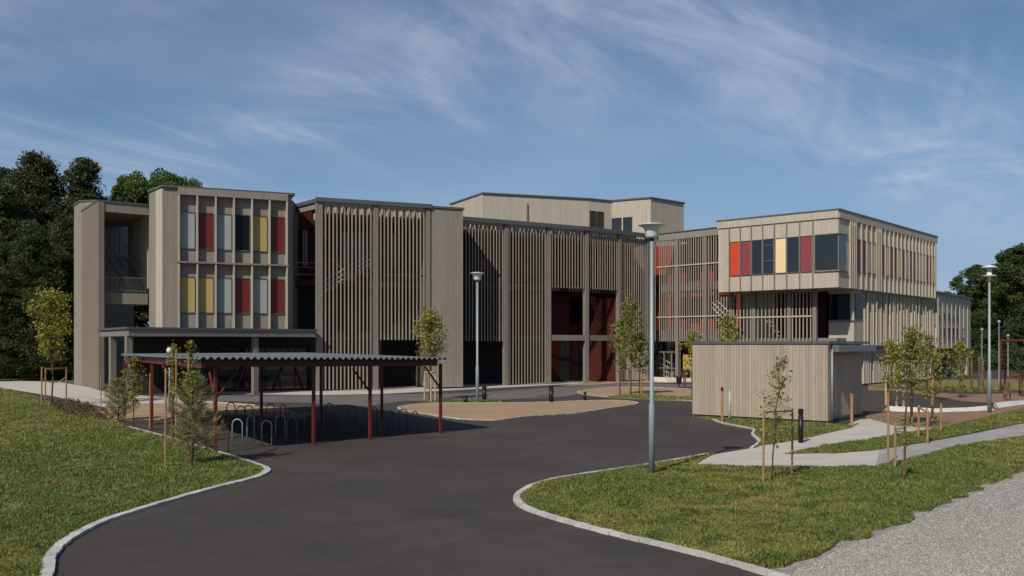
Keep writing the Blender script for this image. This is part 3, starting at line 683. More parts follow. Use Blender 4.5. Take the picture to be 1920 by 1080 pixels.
fx.box(w, ue[7]+.08, ue[7]+.16, zw0, zw1, .003, .09); fx.box(w, ue[7]+.16, fx.L+.04, zw1, zw1+.06, .003, .09); fs.box(w, .0, ucs, zw1, zw1+.06, .003, .09)
cw = w.build('corner_window', 'timber_post', S, 'large glass window wrapping the corner')
w = MB(); fx.box(w, ue[7]+.17, fx.L-.02, zw0+.002, zw1-.002, .002, .03); w.build('pane', 'glass', cw)
w = MB(); fs.box(w, .02, ucs-.25, zw0+.002, zw1-.002, .002, .03); w.build('pane', 'glass', cw)
# fins and panels of the long side
Z7 = lambda q: 1540+q/4
finpx = [207, 222, 237, 250, 292, 330, 368, 403, 416, 428, 440, 470, 502, 533, 562, 592, 620, 650, 676, 702, 728, 752, 775, 800, 822, 845]
mb = MB()
for q in finpx:
    u = fs.s(Z7(q)); fs.box(mb, u, u+.08, zb+.03, 11.0, .003, .12)
mb.build('window_fin', 'timber_pale', S)
seq = {250: 'red_panel', 292: 'red_panel', 330: 'glass_green', 368: 'cream_panel', 440: 'red_panel', 470: 'cream_panel', 502: 'red_panel', 533: 'red_panel', 562: 'cream_panel', 592: 'red_panel', 620: 'glass_green',
       650: 'red_panel', 676: 'red_panel', 702: 'glass_green', 728: 'cream_panel', 752: 'cream_panel', 775: 'red_panel', 800: 'orange_panel', 822: 'cream_panel'}
for i, q in enumerate(finpx[:-1]):
    if q in seq: window(fs, fs.s(Z7(q))+.11, fs.s(Z7(finpx[i+1]))-.04, zw0+.1, zw1-.1, seq[q])
# under the box: slatted gallery
ug = fx.off(-1.3)
for p0, p1 in ((1372, 1410), (1417, 1475), (1482, 1523)):
    mb = MB(); ug.slats(mb, ug.s(p0), ug.s(p1), .27, .075, 3.1, 6.5, -.09, -.03); mb.build('slat_screen', 'timber_slat', S)
for px in (1370, 1413, 1479, 1527):
    u = ug.s(px); mb = MB(); ug.box(mb, u-.13, u+.13, 0, 6.53, -.24, .02); mb.build('post', 'timber_post', S)
mb = MB(); ug.box(mb, ug.s(1374), ug.s(1523), 4.72, 4.82, -.02, .03); mb.build('screen_rail', 'timber_pale', S)
seg(ug, 0, ug.s(1566), 2.95, 3.3, 'timber_post', 'gallery_floor', -3, -.26)
MB().prism([tuple(fx.p2(1.2, -4.5)), tuple(fx.p2(fx.L-2.5, -4.5)), tuple(fx.p2(fx.L-2.5, -4.9)), tuple(fx.p2(1.2, -4.9))], 0, 6.5).build('inner_wall', 'red_board_shaded', S)
mb = MB(); a5 = ug.q(ug.s(1418), 5.0, -.8); b5 = ug.q(ug.s(1452), 3.4, -.8)
for dz in (0, .3): mb.tube([a5+Vector((0, 0, dz)), b5+Vector((0, 0, dz))], .03, 5)
mb.build('railing', 'steel', S)
# wing below and behind
fw = fs.off(-.3)
uw0 = fw.s(1601); w0 = fw.p2(uw0); w1 = fw.p2(fw.s(1760))
pd = fx.t
pw = Fac(w0-pd*1.7, w0)
MB().prism([tuple(w0), tuple(w1), tuple(w1-fs.n*8), tuple(w0-fs.n*8), tuple(w0-pd*1.7-fx.n*3.2), tuple(w0-pd*1.7)], 2.75, 6.54).build('wall', 'timber_pale', S)
MB().prism([tuple(fw.p2(uw0+1.2, -.3)), tuple(fw.p2(fw.s(1757), -.3)), tuple(w1-fs.n*8), tuple(w0-fs.n*8+fs.t*1.2)], 0, 2.74).build('wall', 'timber_post', S)
seg(pw, .02, pw.L-.25, 4.55, 6.3, 'glass_dark', 'inner_window', .003, .05)
seg(fw, uw0+.15, fw.s(1616), 4.6, 6.3, 'glass_dark', 'inner_window', .003, .05)
seg(pw, -.05, pw.L+.05, 4.42, 4.5, 'trim', 'ledge', -.1, .09)
rr = random.Random(4); mb = MB(); mg = MB(); md = MB(); u = fw.s(1619); uend = fw.s(1757); k_ = 0
pat = [(.34, 'g'), (.55, 'f'), (.2, 'f'), (.2, 'f'), (.22, 'f'), (.5, 'g'), (.16, 'f'), (.5, 'g'), (.22, 'f'), (.2, 'f')]
gl = []
while u < uend-.3:
    w_, kd = pat[k_ % len(pat)]; w_ *= rr.uniform(.85, 1.25)
    fw.box(mb, u, u+.09, 2.8, 6.5, .003, rr.choice([.12, .17]))
    if kd == 'g': gl.append((u+.1, u+w_+.08))
    u += w_+.1; k_ += 1
mb.build('window_fin', 'timber_pale', S)
for a_, b_ in gl: window(fw, a_+.03, b_-.02, 4.45, 6.35, 'glass_green')
fw2 = fw.off(-.3)
mb = MB(); u = fw.s(1624); k_ = 0
while u < fw.s(1750):
    fw2.box(mb, u, u+.1, .15, 2.74, .003, .15); k_ += 1; u += rr.choice([.25, .3, .35, .62])
mb.build('window_fin', 'timber_pale', S)
seg(fw, uw0+.02, fw.s(1757), 2.66, 2.745, 'trim', 'ledge', -.28, .06)
# far lower wing
g0 = P(1757, 71.6); g1 = P(1820, 82); fg = Fac(g0, g1)
MB().prism([tuple(g0), tuple(g1), tuple(g1-fg.n*9), tuple(g0-fg.n*9)], 2.5, 7.05).build('wall', 'box_boards', S)  # pale boards stand in for sun that hardly reaches this wing
MB().prism([tuple(fg.p2(-.2, .15)), tuple(fg.p2(fg.L+.3, .15)), tuple(g1-fg.n*9.2), tuple(g0-fg.n*9.2)], 7.055, 7.2).build('roof', 'trim', S)
MB().prism([tuple(fg.p2(2.0, -.8)), tuple(fg.p2(fg.L-6, -.8)), tuple(fg.p2(fg.L-6, -8)), tuple(fg.p2(2, -8))], 0, 2.49).build('wall', 'dark_core', S)
for u in (fg.L-.5, fg.L-3.5): mb = MB(); fg.box(mb, u-.5, u+.3, 0, 2.49, -1.0, -.1); mb.build('post', 'timber_pale', S)
mb = MB()
for i in range(8): u = .2+i*1.63; fg.box(mb, u, u+.06, 2.55, 7.1, .003, .06)
mb.build('batten', 'timber_pale', S)
for px in (1758.8, 1768.5, 1777.5, 1785.5, 1793, 1804):
    u = fg.s(px)
    for z0, z1 in ((5.0, 6.0), (3.45, 4.25)):
        if px == 1804 and z0 > 4: continue
        window(fg, u, u+.65, z0, z1, 'glass', .0)
# --- rear upper tower
ra, rb_, rc, rd, re_, rf_, rg = P(845, 77.6), P(905, 72), P(1104.5, 74.8), P(1147, 75.9), P(1186, 74.9), P(1220, 74.2), P(1282, 77.1)
fr1 = Fac(rb_, rc); ZT = 15.2
MB().prism([tuple(ra), tuple(rb_), tuple(rc), tuple(rd), tuple(re_), tuple(rf_), tuple(rg), (rg.x, rg.y+9), (ra.x+3, ra.y+12)], 11.2, ZT-.02).build('wall', 'box_boards', S, 'set back roof storey clad in pale boards')
MB().prism([(ra.x-.1, ra.y), (rb_.x, rb_.y-.12), (rc.x, rc.y-.12), (rd.x, rd.y-.12), (re_.x, re_.y-.12), (rf_.x, rf_.y-.13), (rg.x+.12, rg.y-.05), (rg.x+.1, rg.y+9), (ra.x+3, ra.y+12)], ZT-.018, ZT+.10).build('roof', 'trim', S)
mb = MB(); 
u = fr1.s(988); mb.tube([fr1.q(u, 11.5, .1), fr1.q(u, 14.6, .1)], .045, 6); mb.build('downpipe', 'steel', S)
frc = Fac(rc, rd)
for p0, p1 in ((1106, 1117.5), (1119.5, 1131)): window(frc, frc.s(p0), frc.s(p1), 11.9, 14.2, 'dark_wood')
frd = Fac(rd, re_)
for p0, p1 in ((1148, 1165), (1169, 1185)): window(frd, frd.s(p0), frd.s(p1), 11.6, 13.7, 'glass')
# hidden core that closes the building behind the galleries
core = [tuple(f1.p2(.5, -4.4)), tuple(f1.p2(f1.L, -4.4)), tuple(f2.p2(0, -3.6)), tuple(f2.p2(f2.L, -3.6)), tuple(f3.p2(f3.L-1.5, -3.6)), (12.5, 74.2), tuple(f4.p2(f4.L+1.5, -3.1)), tuple(b0-fx.n*8.5), (26, 82), (-6, 80), (-14, 70)]
MB().prism(core, 0, 11.14).build('core_wall', 'timber_post', S)

# ------------------------------------------------------------------ wooden shed
s0_, s1_, s2_ = G(1298, 783), G(1552, 797), G(1628, 783)
SH = thing('garden_shed', (s1_.x, s1_.y, 0), 'flat roofed shed clad in vertical brown boards beside the drive', 'shed')
fsf = Fac(s0_.xy, s1_.xy); fss = Fac(s1_.xy, s2_.xy)
bk = s0_.xy+(s2_.xy-s1_.xy)
MB().prism([tuple(s0_.xy), tuple(s1_.xy), tuple(fss.p2(.28)), tuple(fss.p2(.28, -.25)), tuple(fss.p2(fss.L, -.25)), tuple(bk)], .14, 2.9).build('wall', 'timber_warm', SH)
MB().prism([tuple(fsf.p2(.05, -.05)), tuple(fsf.p2(fsf.L-.05, -.05)), tuple(fss.p2(fss.L-.05, -.32)), tuple(bk)], .0, .139).build('plinth', 'roof_felt', SH)
MB().prism([tuple(fsf.p2(-.05, .05)), tuple(fsf.p2(fsf.L+.05, .05)), tuple(fss.p2(fss.L, .04)), (bk.x, bk.y+.05)], 2.905, 3.0).build('roof', 'trim', SH)
mb = MB(); fss.box(mb, .35, fss.L+.1, 2.62, 2.86, .0, .28); mb.build('gutter', 'steel', SH)
mb = MB(); mb.tube([fss.q(.36, .1, .02), fss.q(.36, 2.7, .02)], .04, 8); mb.build('downpipe', 'galv', SH, smooth=True)
mb = MB(); fss.box(mb, .9, fss.L-.1, .2, 2.5, -.248, -.225); d_ = mb.build('door', 'timber_warm', SH)
mb = MB(); mb.tube([fss.q(1.05, 1.0, -.2), fss.q(1.05, 1.15, -.2)], .02, 6); mb.build('handle', 'black_steel', d_)
# ------------------------------------------------------------------ bike shelter
Q1 = Vector((-8.0, 22.6)); Q2 = Vector((-2.05, 28.1)); Q3 = Vector((-15.2, 34.2)); QV = Q3-Q1
BS = thing('bike_shelter', (-8.5, 30, 0), 'open red steel bike shelter with a corrugated metal roof', 'bike shelter')
e = (Q2-Q1); Le = e.length; ed = e/Le; mb = MB(); n = 40; z0 = 2.42; top = []; bot = []
for i in range(n):
    for fr_, dz in ((0, 0), (.25, .06), (.55, .06), (.8, 0)):
        s_ = (i+fr_)/n*Le; z_ = z0+dz; pa = Q1+ed*s_; pb = pa+QV; q_ = s_/Le; top.append(((pa.x, pa.y, z_+.09-.10*q_), (pb.x, pb.y, z_+.05-.01*q_)))
pb = Q2+QV; top.append(((Q2.x, Q2.y, z0-.01), (pb.x, pb.y, z0+.04)))
for (a1, a2), (c1_, c2_) in zip(top, top[1:]):
    lo = lambda p: (p[0], p[1], p[2]-.012)
    mb.box8([lo(a1), lo(c1_), lo(c2_), lo(a2), a1, c1_, c2_, a2])
mb.build('roof', 'shelter_roof', BS, 'corrugated metal roof')
nearF = Fac(Q1+QV.normalized()*.45+ed*.1, Q2+QV.normalized()*.45); leftF = Fac(Q1+ed*.18+QV.normalized()*.45, Q3+ed*.18); 
inF = Fac(nearF.A+QV.normalized()*5.2, nearF.B+QV.normalized()*5.2); farF = Fac(nearF.A+QV.normalized()*12, nearF.B+QV.normalized()*12)
mb = MB(); q = nearF.q; e_ = nearF.L-.2
mb.box8([q(0, 2.29, -.05), q(e_, 2.2, -.05), q(e_, 2.2, .05), q(0, 2.29, .05), q(0, 2.485, -.05), q(e_, 2.40, -.05), q(e_, 2.40, .05), q(0, 2.485, .05)]); mb.build('beam', 'red_steel', BS)
mb = MB(); inF.box(mb, 0, inF.L-.2, 2.16, 2.37, -.05, .05); mb.build('beam', 'red_steel', BS)
mb = MB(); farF.box(mb, 0, farF.L-.2, 2.16, 2.37, -.05, .05); mb.build('beam', 'red_steel', BS)
mb = MB(); leftF.box(mb, 0, leftF.L-.2, 2.26, 2.445, -.06, .04); mb.build('beam', 'red_steel', BS)
for f, L_ in ((nearF, (404, 588, 694, 826)), (leftF, (233.5, 285, 324)), (inF, (490, 602, 716))):
    for px in L_:
        p = f.p2(f.s(px)); mb = MB(); mb.obox(p, f.t, .08, .08, .0, 2.27); mb.obox(p, f.t, .2, .2, .0, .03); po = mb.build('post', 'red_steel', BS)
for f, px, sg in ((nearF, 826, -1), (nearF, 694, -1), (leftF, 233.5, -1), (leftF, 404, 1), (nearF, 404, 1)):
    u = f.s(px); mb = MB(); mb.tube([f.q(u, 1.45, 0), f.q(u+sg*.62, 2.17, 0)], .03, 6); mb.build('brace', 'red_steel', BS)
# ------------------------------------------------------------------ bike hoops
hoops = [(433, 797, 'r'), (452, 803, 'd'), (466, 801, 'd'), (424, 808, 'r'), (445, 839, 'g'), (507, 800, 'd'), (531, 799, 'r'), (549, 806, 'd'), (499, 816, 'r'), (500, 838, 'g'), (417, 853, 'r'),
         (572, 806, 'd'), (618, 800, 'd'), (637, 808, 'd'), (648, 822, 'd'), (684, 818, 'd'), (733, 812, 'd'), (778, 814, 'd'), (470, 830, 'g'), (562, 822, 'd'), (600, 826, 'd'), (548, 834, 'd'), (660, 800, 'd'), (702, 806, 'd'), (756, 806, 'd'), (526, 822, 'g')]
def hoop(mname, name='bike_hoop'):
    mb = MB(); r = .14; h = .72; pts = [(-r, 0, 0), (-r, 0, h-r)]+[(-r*math.cos(a), 0, h-r+r*math.sin(a)) for a in np.linspace(0, math.pi, 9)[1:-1]]+[(r, 0, h-r), (r, 0, 0)]
    return mb.tube(pts, .017, 8).build(name, mname, smooth=True)
protos = {'r': hoop('play_red'), 'd': hoop('hoop_steel'), 'g': hoop('galv')}; used = set()  # front hoops take a paler metal, painting in the sun on them
LH = {'r': 'red steel bike hoop standing in the shelter', 'd': 'dark grey steel bike hoop standing in the shelter', 'g': 'steel bike hoop coloured pale for sunlight at the front of the shelter'}
for i, (px, py, c) in enumerate(hoops):
    o = protos[c]
    if c in used: o = o.copy(); COL.objects.link(o)
    used.add(c); g = G(px, py); o.location = (g.x, g.y, .01); o.rotation_euler = (0, 0, R(12+rnd.uniform(-12, 12)) if rnd.random() < .7 else R(60)); o.scale = (1, 1, rnd.uniform(.94, 1.12))
    tag(o, LH[c], 'bike rack', {'r': 'red bike hoops under the shelter', 'd': 'grey bike hoops under the shelter', 'g': 'pale bike hoops at the shelter front'}[c])

# ------------------------------------------------------------------ street lamps
def lamp(px, py, ytop, label, style=0, sc=1.):
    g = G(px, py); d = g.y; H = (py-ytop)/FP*d; c = (g.x, g.y, 0)
    T = thing('street_lamp', (g.x, g.y, 0), label, 'street lamp')
    r = .055*sc; hh = .42*sc
    mb = MB(); mb.lathe(c, [(r*1.35, 0), (r*1.3, H*.28), (r*.95, H*.29), (r*.75, H-hh)], 14); mb.build('pole', 'galv', T, smooth=True)
    if style == 0:
        mb = MB(); mb.lathe(c, [(r*1.1, H-hh), (r*1.15, H-hh+.04), (r*1.15, H-hh+.05)], 14); mb.build('collar', 'black_steel', T)
        s_ = sc
        prof = [(.12*s_, H-hh+.05), (.15*s_, H-hh+.10*s_), (.165*s_, H-.20*s_), (.19*s_, H-.13*s_), (.25*s_, H-.085*s_), (.32*s_, H-.06*s_), (.325*s_, H-.045*s_), (.20*s_, H-.02*s_), (.03*s_, H)]
        mb = MB(); mb.lathe(c, prof, 32); mb.build('lamp_shade', 'lamp_white', T, smooth=True)
    else:
        mb = MB(); mb.lathe(c, [(.04, H-.75), (.07, H-.5), (.26, H-.46), (.27, H-.43), (.10, H-.41), (.10, H-.12)], 24); mb.build('lamp_body', 'lamp_white', T, smooth=True)
        mb = MB(); mb.lathe(c, [(.30, H-.12), (.31, H-.08), (.06, H)], 24); mb.build('lamp_shade', 'lamp_white', T, smooth=True)
    return T
lamp(1222, 893, 418, 'tall grey lamp post with white trumpet shade in the right lawn', 0, .92)
lamp(895, 757, 510, 'slim lamp post with white trumpet shade before the long slat screen', 0, 1.1)
lamp(1855, 775, 497, 'lamp post with two white discs at the right near the dark trees', 1)
for px, py, yt, lb in ((1873, 722, 600, 'small distant lamp post nearest the red play frame'), (1890, 716, 626, 'small distant lamp post against the dark trees at right'), (1841, 716, 615, 'thin distant pole lamp left of the tall right lamp')):
    g = G(px, py); H = (py-yt)/FP*g.y; T = thing('street_lamp', g, lb, 'street lamp')
    MB().lathe(g, [(.045, 0), (.03, H-.25)], 8).build('pole', 'galv', T); MB().lathe(g, [(.04, H-.25), (.11, H-.18), (.11, H-.08), (.03, H)], 12).build('lamp_globe', 'galv', T, smooth=True)
g = Vector((P(318, 37).x, 37, 0)); T = thing('street_lamp', g, 'low lamp with a white globe behind the bike shelter', 'street lamp')
MB().lathe(g, [(.05, 0), (.035, 2.5)], 10).build('pole', 'galv', T, smooth=True)
MB().lathe(g, [(.05, 2.5), (.11, 2.55), (.13, 2.63), (.10, 2.72), (.02, 2.76)], 16).build('lamp_globe', 'lamp_white', T, smooth=True)
# ------------------------------------------------------------------ bollards and posts
def bollard(px, py, ytop, r, label):
    g = G(px, py); H = (py-ytop)/FP*g.y; T = thing('bollard', g, label, 'bollard')
    MB().lathe(g, [(r, 0), (r, H*.82)], 16).build('shaft', 'black_steel', T, smooth=True)
    MB().lathe(g, [(r*.8, H*.82), (r*.8, H*.86), (r*1.02, H*.861), (r*1.02, H), (r*.6, H+.01)], 16).build('cap', 'black_steel', T, smooth=False)
bollard(1501.5, 832, 767, .075, 'thick black bollard on the pale path near the shed')
bollard(908, 750, 725, .115, 'black bollard right of the slim lamp post')
bollard(1033.5, 755, 723, .115, 'tall black bollard behind the middle of the gravel bed')
bollard(873, 756, 742, .10, 'low black bollard left of the slim lamp post')
bollard(1097, 752, 735, .07, 'thin small bollard at the right end of the gravel bed')
def stake_post(px, py, ytop, w, label, m='stake_wood', cap=None, lean=0):
    g = G(px, py); H = (py-ytop)/FP*g.y; T = thing('wooden_post', g, label, 'post')
    MB().tube([g, g+Vector((lean, 0, H))], w, 8).build('shaft', m, T)
    if cap: MB().lathe((g.x+lean, g.y, 0), [(w*1.15, H-.12), (w*1.2, H+.0), (w*.6, H+.03)], 10).build('cap', cap, T)
stake_post(1354, 794, 727, .045, 'thin wooden post with a dark red cap before the shed', cap='red_panel')
stake_post(1597, 801, 738, .05, 'wooden post standing at the shed side')
stake_post(1694, 766, 722, .05, 'pale post among the far saplings right of the shed', 'stake_pale')
g = G(1368, 787); o = MB().tube([g, g+Vector((.05, .1, 1.55)), g+Vector((.12, .1, 1.58))], .05, 8).build('pipe', 'lamp_white', smooth=True); tag(o, 'white pipe leaning against the front of the shed', 'pipe')

# ------------------------------------------------------------------ trees
def leafcards(c, size, rs, flat=.35, droop=0, nv=4, aspect=.55):
    n = len(c); th = rs.uniform(0, 2*np.pi, n); nz_ = rs.uniform(-1, 1, n)
    nrm = np.stack([np.cos(th)*np.sqrt(1-nz_**2), np.sin(th)*np.sqrt(1-nz_**2), nz_+flat], 1); nrm /= np.linalg.norm(nrm, axis=1, keepdims=True)
    a = np.cross(nrm, rs.normal(size=(n, 3))); a /= np.linalg.norm(a, axis=1, keepdims=True); b = np.cross(nrm, a)
    s = (size*rs.uniform(.55, 1.3, n))[:, None]
    V = np.stack([c-a*s*.5, c-b*s*aspect*.5+a*s*.05, c+a*s*.5, c+b*s*aspect*.5+a*s*.05], 1)
    return V.reshape(-1, 3)
def clump(c, r, n, rs, squash=.7):
    v = rs.normal(size=(n, 3)); v /= np.linalg.norm(v, axis=1, keepdims=True); rad = rs.random(n)**.45
    return np.array(c)+v*rad[:, None]*np.array([r, r, r*squash])
def big_tree(kind, H, Rm, seed, leaf, n_cl, n_lf, sz, z_low=.12, bark='bark_pine'):
    rs = np.random.default_rng(seed); T = thing({'c': 'conifer_tree', 'b': 'broadleaf_tree'}[kind], (0, 0, 0), 'tree', 'tree')
    mb = MB(); lean = rs.normal(size=2)*.02*H
    tr = [Vector((lean[0]*t*t, lean[1]*t*t, H*.97*t)) for t in np.linspace(0, 1, 8)]
    mb.tube(tr, [.022*H*(1-t)**.8+.03 for t in np.linspace(0, 1, 8)], 8)
    pts = []
    for i in range(n_cl):
        t = z_low+(1-z_low)*((i+rs.random())/n_cl)
        if kind == 'c': env = Rm*min(1, (1-t)*1.7+.10)**.8*(.55+.45*math.sin(t*23+seed)**2); q = 1.5
        else: env = Rm*max(.12, math.sqrt(max(0, 1-((t-.52)/.5)**2))); q = 1.2
        a = rs.uniform(0, 2*np.pi); r = env*(1-rs.random()**q*.75)
        z = H*t*(.99); c = (math.cos(a)*r+lean[0]*t, math.sin(a)*r+lean[1]*t, z)
        cr = (H*.055+.03*Rm)*rs.uniform(.6, 1.35)*(1-.35*t)
        pts.append(clump(c, cr*1.15, int(n_lf*rs.uniform(.6, 1.3)), rs, .55 if kind == 'c' else .75))
        if rs.random() < .5:
            z0_ = max(H*.1, z-r*.45); mb.tube([(lean[0]*t*.8, lean[1]*t*.8, z0_), (c[0]*.5, c[1]*.5, (z0_+z)/2+.1), c], [.012*H*(1-t)+.03, .03+.004*H*(1-t), .02], 5)
    mb.build('trunk', bark, T)
    o = np_mesh('crown', leafcards(np.concatenate(pts), sz, rs), 4, leaf, T)
    return T
def place(T, px, d, ytop, H0, label, group=None, rz=0, wide=1., first=False):
    H = ZP(ytop, d); s_ = H/H0; loc = (P(px, d).x, d, 0)
    if first: T.location = loc; T.scale = (s_*wide, s_*wide, s_); T.rotation_euler = (0, 0, rz); return tag(T, label, 'tree', group)
    return copy_tree(T, loc, rz, (s_*wide, s_*wide, s_), label=label, cat='tree', group=group)
c1t = big_tree('c', 20, 4.6, 3, 'leaf_conifer', 230, 210, .25, .06)
c2t = big_tree('c', 20, 4.0, 8, 'leaf_conifer', 220, 210, .25, .05)
c3t = big_tree('c', 18, 4.6, 21, 'leaf_dark', 190, 230, .24, .05)
bt = big_tree('b', 15, 5.0, 5, 'leaf_bright', 130, 330, .26, .3, 'bark')
dt = big_tree('b', 15, 5.6, 14, 'leaf_dark', 170, 330, .28, .08, 'bark')
ZC = ZP(283, 78)
Lc = [(c1t, 78, 78, 283, 20), (c2t, 138, 80, 296, 20), (c3t, 8, 74, 345, 18), (c1t, -60, 76, 310, 20), (c2t, 176, 84, 352, 20), (c3t, 60, 70, 420, 18), (c2t, 20, 86, 318, 20), (c1t, 112, 74, 400, 20), (c3t, -130, 72, 330, 18),
      (c1t, 210, 88, 362, 20), (c2t, -10, 68, 470, 20), (c3t, 150, 72.5, 470, 18), (c1t, -220, 80, 300, 20), (c1t, 104, 82, 305, 20), (c2t, 235, 80, 405, 20), (c3t, 45, 80, 330, 18)]
LLc = ['tallest dark conifer with a pointed top in the wood at the far left', 'tall broad dark conifer right beside the tallest one in the left wood', 'olive green tree at the left edge of the photo',
       'dark conifer just outside the left edge of the wood', 'dark conifer whose top shows between the wood and the bright green tree', 'mid height green tree low in the front of the left wood',
       'dark conifer behind, between the left edge and the tallest conifer', 'lower dark conifer in front of the tall conifers beside the stair tower', 'green tree beyond the left edge of the photo',
       'dark conifer behind the timber stair tower', 'low dark conifer at the front left edge of the wood', 'low green tree directly left of the stair tower wall', 'dark conifer farthest left beyond the wood edge', 'dark conifer filling the gap between the two tallest conifers', 'low conifer seen through the opening beside the stair tower', 'dark tree behind and left of the tallest conifer']
seen = set()
for (T, px, d, yt, H0), lb in zip(Lc, LLc):
    place(T, px, d, yt, H0, lb, 'trees of the dark wood at the left', rnd.uniform(0, 6), 1.05 if T is c3t else 1.0, T not in seen); seen.add(T)
for (px, d, yt, lb) in ((262, 84, 333, 'bright green broadleaf tree rising behind the left roof'), (312, 86, 326, 'bright green tree with the highest crown behind the window block'), (352, 90, 343, 'bright green tree low behind the window block roof')):
    place(bt, px, d, yt, 15, lb, 'bright green trees behind the left roof', rnd.uniform(0, 6), .8, bt not in seen); seen.add(bt)
for (px, d, yt, lb) in ((1838, 118, 500, 'dark green tree next to the far right wing'), (1905, 112, 470, 'tallest dark green tree at the right edge'), (1870, 122, 520, 'dark green tree behind the right lamp post'), (1938, 104, 458, 'dark green tree just beyond the right edge'),
                        (2050, 110, 480, 'dark green tree farther beyond the right edge'), (1822, 128, 565, 'low dark tree touching the corner of the far wing'), (1855, 104, 620, 'low dark tree under the two tall right trees'), (1900, 100, 610, 'low dark tree behind the red play frame')):
    place(dt, px, d, yt, 15, lb, 'dark trees at the right', rnd.uniform(0, 6), 1.05 if yt < 560 else 1.9, dt not in seen); seen.add(dt)
# undergrowth at the foot of the woods, one mass nobody could count
def undergrowth(x0, x1, y0, y1, n, hmax, label):
    rs = np.random.default_rng(int(abs(x0)*7)); pts = []
    for i in range(n):
        x = rs.uniform(x0, x1); y = rs.uniform(y0, y1); h = hmax*rs.uniform(.4, 1); pts.append(clump((x, y, h*.5), h*.6, 160, rs, .8))
    o = np_mesh('undergrowth', leafcards(np.concatenate(pts), .3, rs), 4, 'leaf_dark'); tag(o, label, 'undergrowth', kind='stuff')
undergrowth(-62, -20, 72, 79, 120, 3.4, 'dark bushes at the foot of the left wood')
undergrowth(-36, -8, 84, 92, 110, 11, 'tall dark bushes behind the left end of the school')
undergrowth(45, 75, 92, 100, 90, 3.6, 'dark bushes under the trees at the right')

def sapling(px, py, ytop, leaf, label, spread, n_lf, lsz, lowest=.35, multi=1, seed=1, bark='bark', cat='tree', name='sapling', r0=.02, dens_top=1., x_off=0, group=None):
    g = G(px, py); H = (py-ytop)/FP*g.y; rs = np.random.default_rng(seed)
    T = thing(name, g, label, cat, group); mb = MB(); pts = []
    lx = x_off/FP*g.y
    N_ = 9; tr = [Vector((g.x+lx*t+rs.normal()*.012*H*t, g.y+rs.normal()*.012*H*t, H*t)) for t in np.linspace(0, .97, N_)]
    mb.tube(tr, [r0*(1-t)**.7+.005 for t in np.linspace(0, 1, N_)], 7)
    nb = int(13*multi)
    for i in range(nb):
        t = lowest+(1-lowest)*(i+.5)/nb; base = tr[0].lerp(tr[-1], t) if True else None
        k = min(N_-2, int(t*(N_-1))); base = tr[k].lerp(tr[k+1], t*(N_-1)-k)
        env = spread*math.sin(math.pi*min(1, max(.08, (t-lowest)/(1-lowest)*.85+.12)))**.8
        a = i*2.4+rs.normal()*.3; L_ = env*rs.uniform(.65, 1.1)
        tip = base+Vector((math.cos(a)*L_, math.sin(a)*L_, L_*rs.uniform(.5, 1.1)))
        if tip.z > H: tip.z = H
        mid = base.lerp(tip, .5)+Vector((0, 0, -.05*L_)); mb.tube([base, mid, tip], [r0*.35+.002, r0*.25, .003], 5)
        nl = int(n_lf/nb*rs.uniform(.6, 1.4)); tt = rs.random(nl)**.6
        B = np.array([list(base.lerp(tip, float(q))) for q in tt]).reshape(-1, 3)
        pts.append(B+rs.normal(size=(nl, 3))*(.10*spread+.25*lsz))
    nt_ = int(n_lf*.12); tt = rs.uniform(max(lowest, .7), 1, nt_); B = np.array([list(tr[0].lerp(tr[-1], float(q))) for q in tt]); pts.append(B+rs.normal(size=(nt_, 3))*(.06*spread+.3*lsz))
    mb.build('trunk', bark, T, smooth=True); np_ = leafcards(np.concatenate(pts)-np.array(g), lsz, rs, .2, aspect=.6)
    np_mesh('crown', np_, 4, leaf, T); return T
def support(stakes, label, bar=None, m='stake_wood', w=.03, rope=False, group=None):
    """stakes: list of (px, base y, top y); bar: list of index pairs"""
    gs = [G(x, y) for x, y, _ in stakes]; Hs = [(y-t)/FP*g.y for g, (x, y, t) in zip(gs, stakes)]
    T = thing('tree_support', gs[0], label, 'tree support', group)
    for g, h in zip(gs, Hs): MB().tube([g, g+Vector((.01, 0, h))], w, 7).build('stake', m, T)
    for i, j in (bar or []):
        MB().tube([gs[i]+Vector((0, 0, Hs[i]-.05)), gs[j]+Vector((0, 0, Hs[j]-.05))], w*.9, 6).build('crossbar', m, T)
    if rope:
        a, b = gs[rope[0]]+Vector((0, 0, Hs[rope[0]]*.72)), gs[rope[1]]+Vector((0, 0, Hs[rope[1]]*.72))
        MB().tube([a.lerp(b, t)+Vector((0, 0, -.25*math.sin(math.pi*t))) for t in np.linspace(0, 1, 8)], .018, 5).build('tie', 'rope', T)
    return T
sapling(98, 762, 548, 'leaf_young', 'young maple with a full yellow green crown beside the stair tower', 1.05, 2600, .13, .42, 2.2, 2, r0=.035, name='young_tree')
support([(78, 764, 688), (85, 748, 690), (124, 755, 688)], 'wooden stake frame with a rope tie around the young maple', [(0, 2), (1, 2)], 'stake_wood', .035, (0, 2))
sapling(806, 751, 583, 'leaf_young', 'young tree with a narrow yellow green crown before the timber pier', 1.0, 2600, .13, .42, 2.2, 5, r0=.035, name='young_tree')
support([(796, 750, 697), (808, 756, 697), (816, 753, 695)], 'pale stake frame holding the young tree near the pier', [(0, 1), (1, 2), (0, 2)], 'stake_pale', .04)
sapling(360, 878, 634, 'leaf_oak', 'slender sapling with yellow green leaves rising out of the small pine', .22, 520, .06, .55, 1.6, 7, r0=.014)
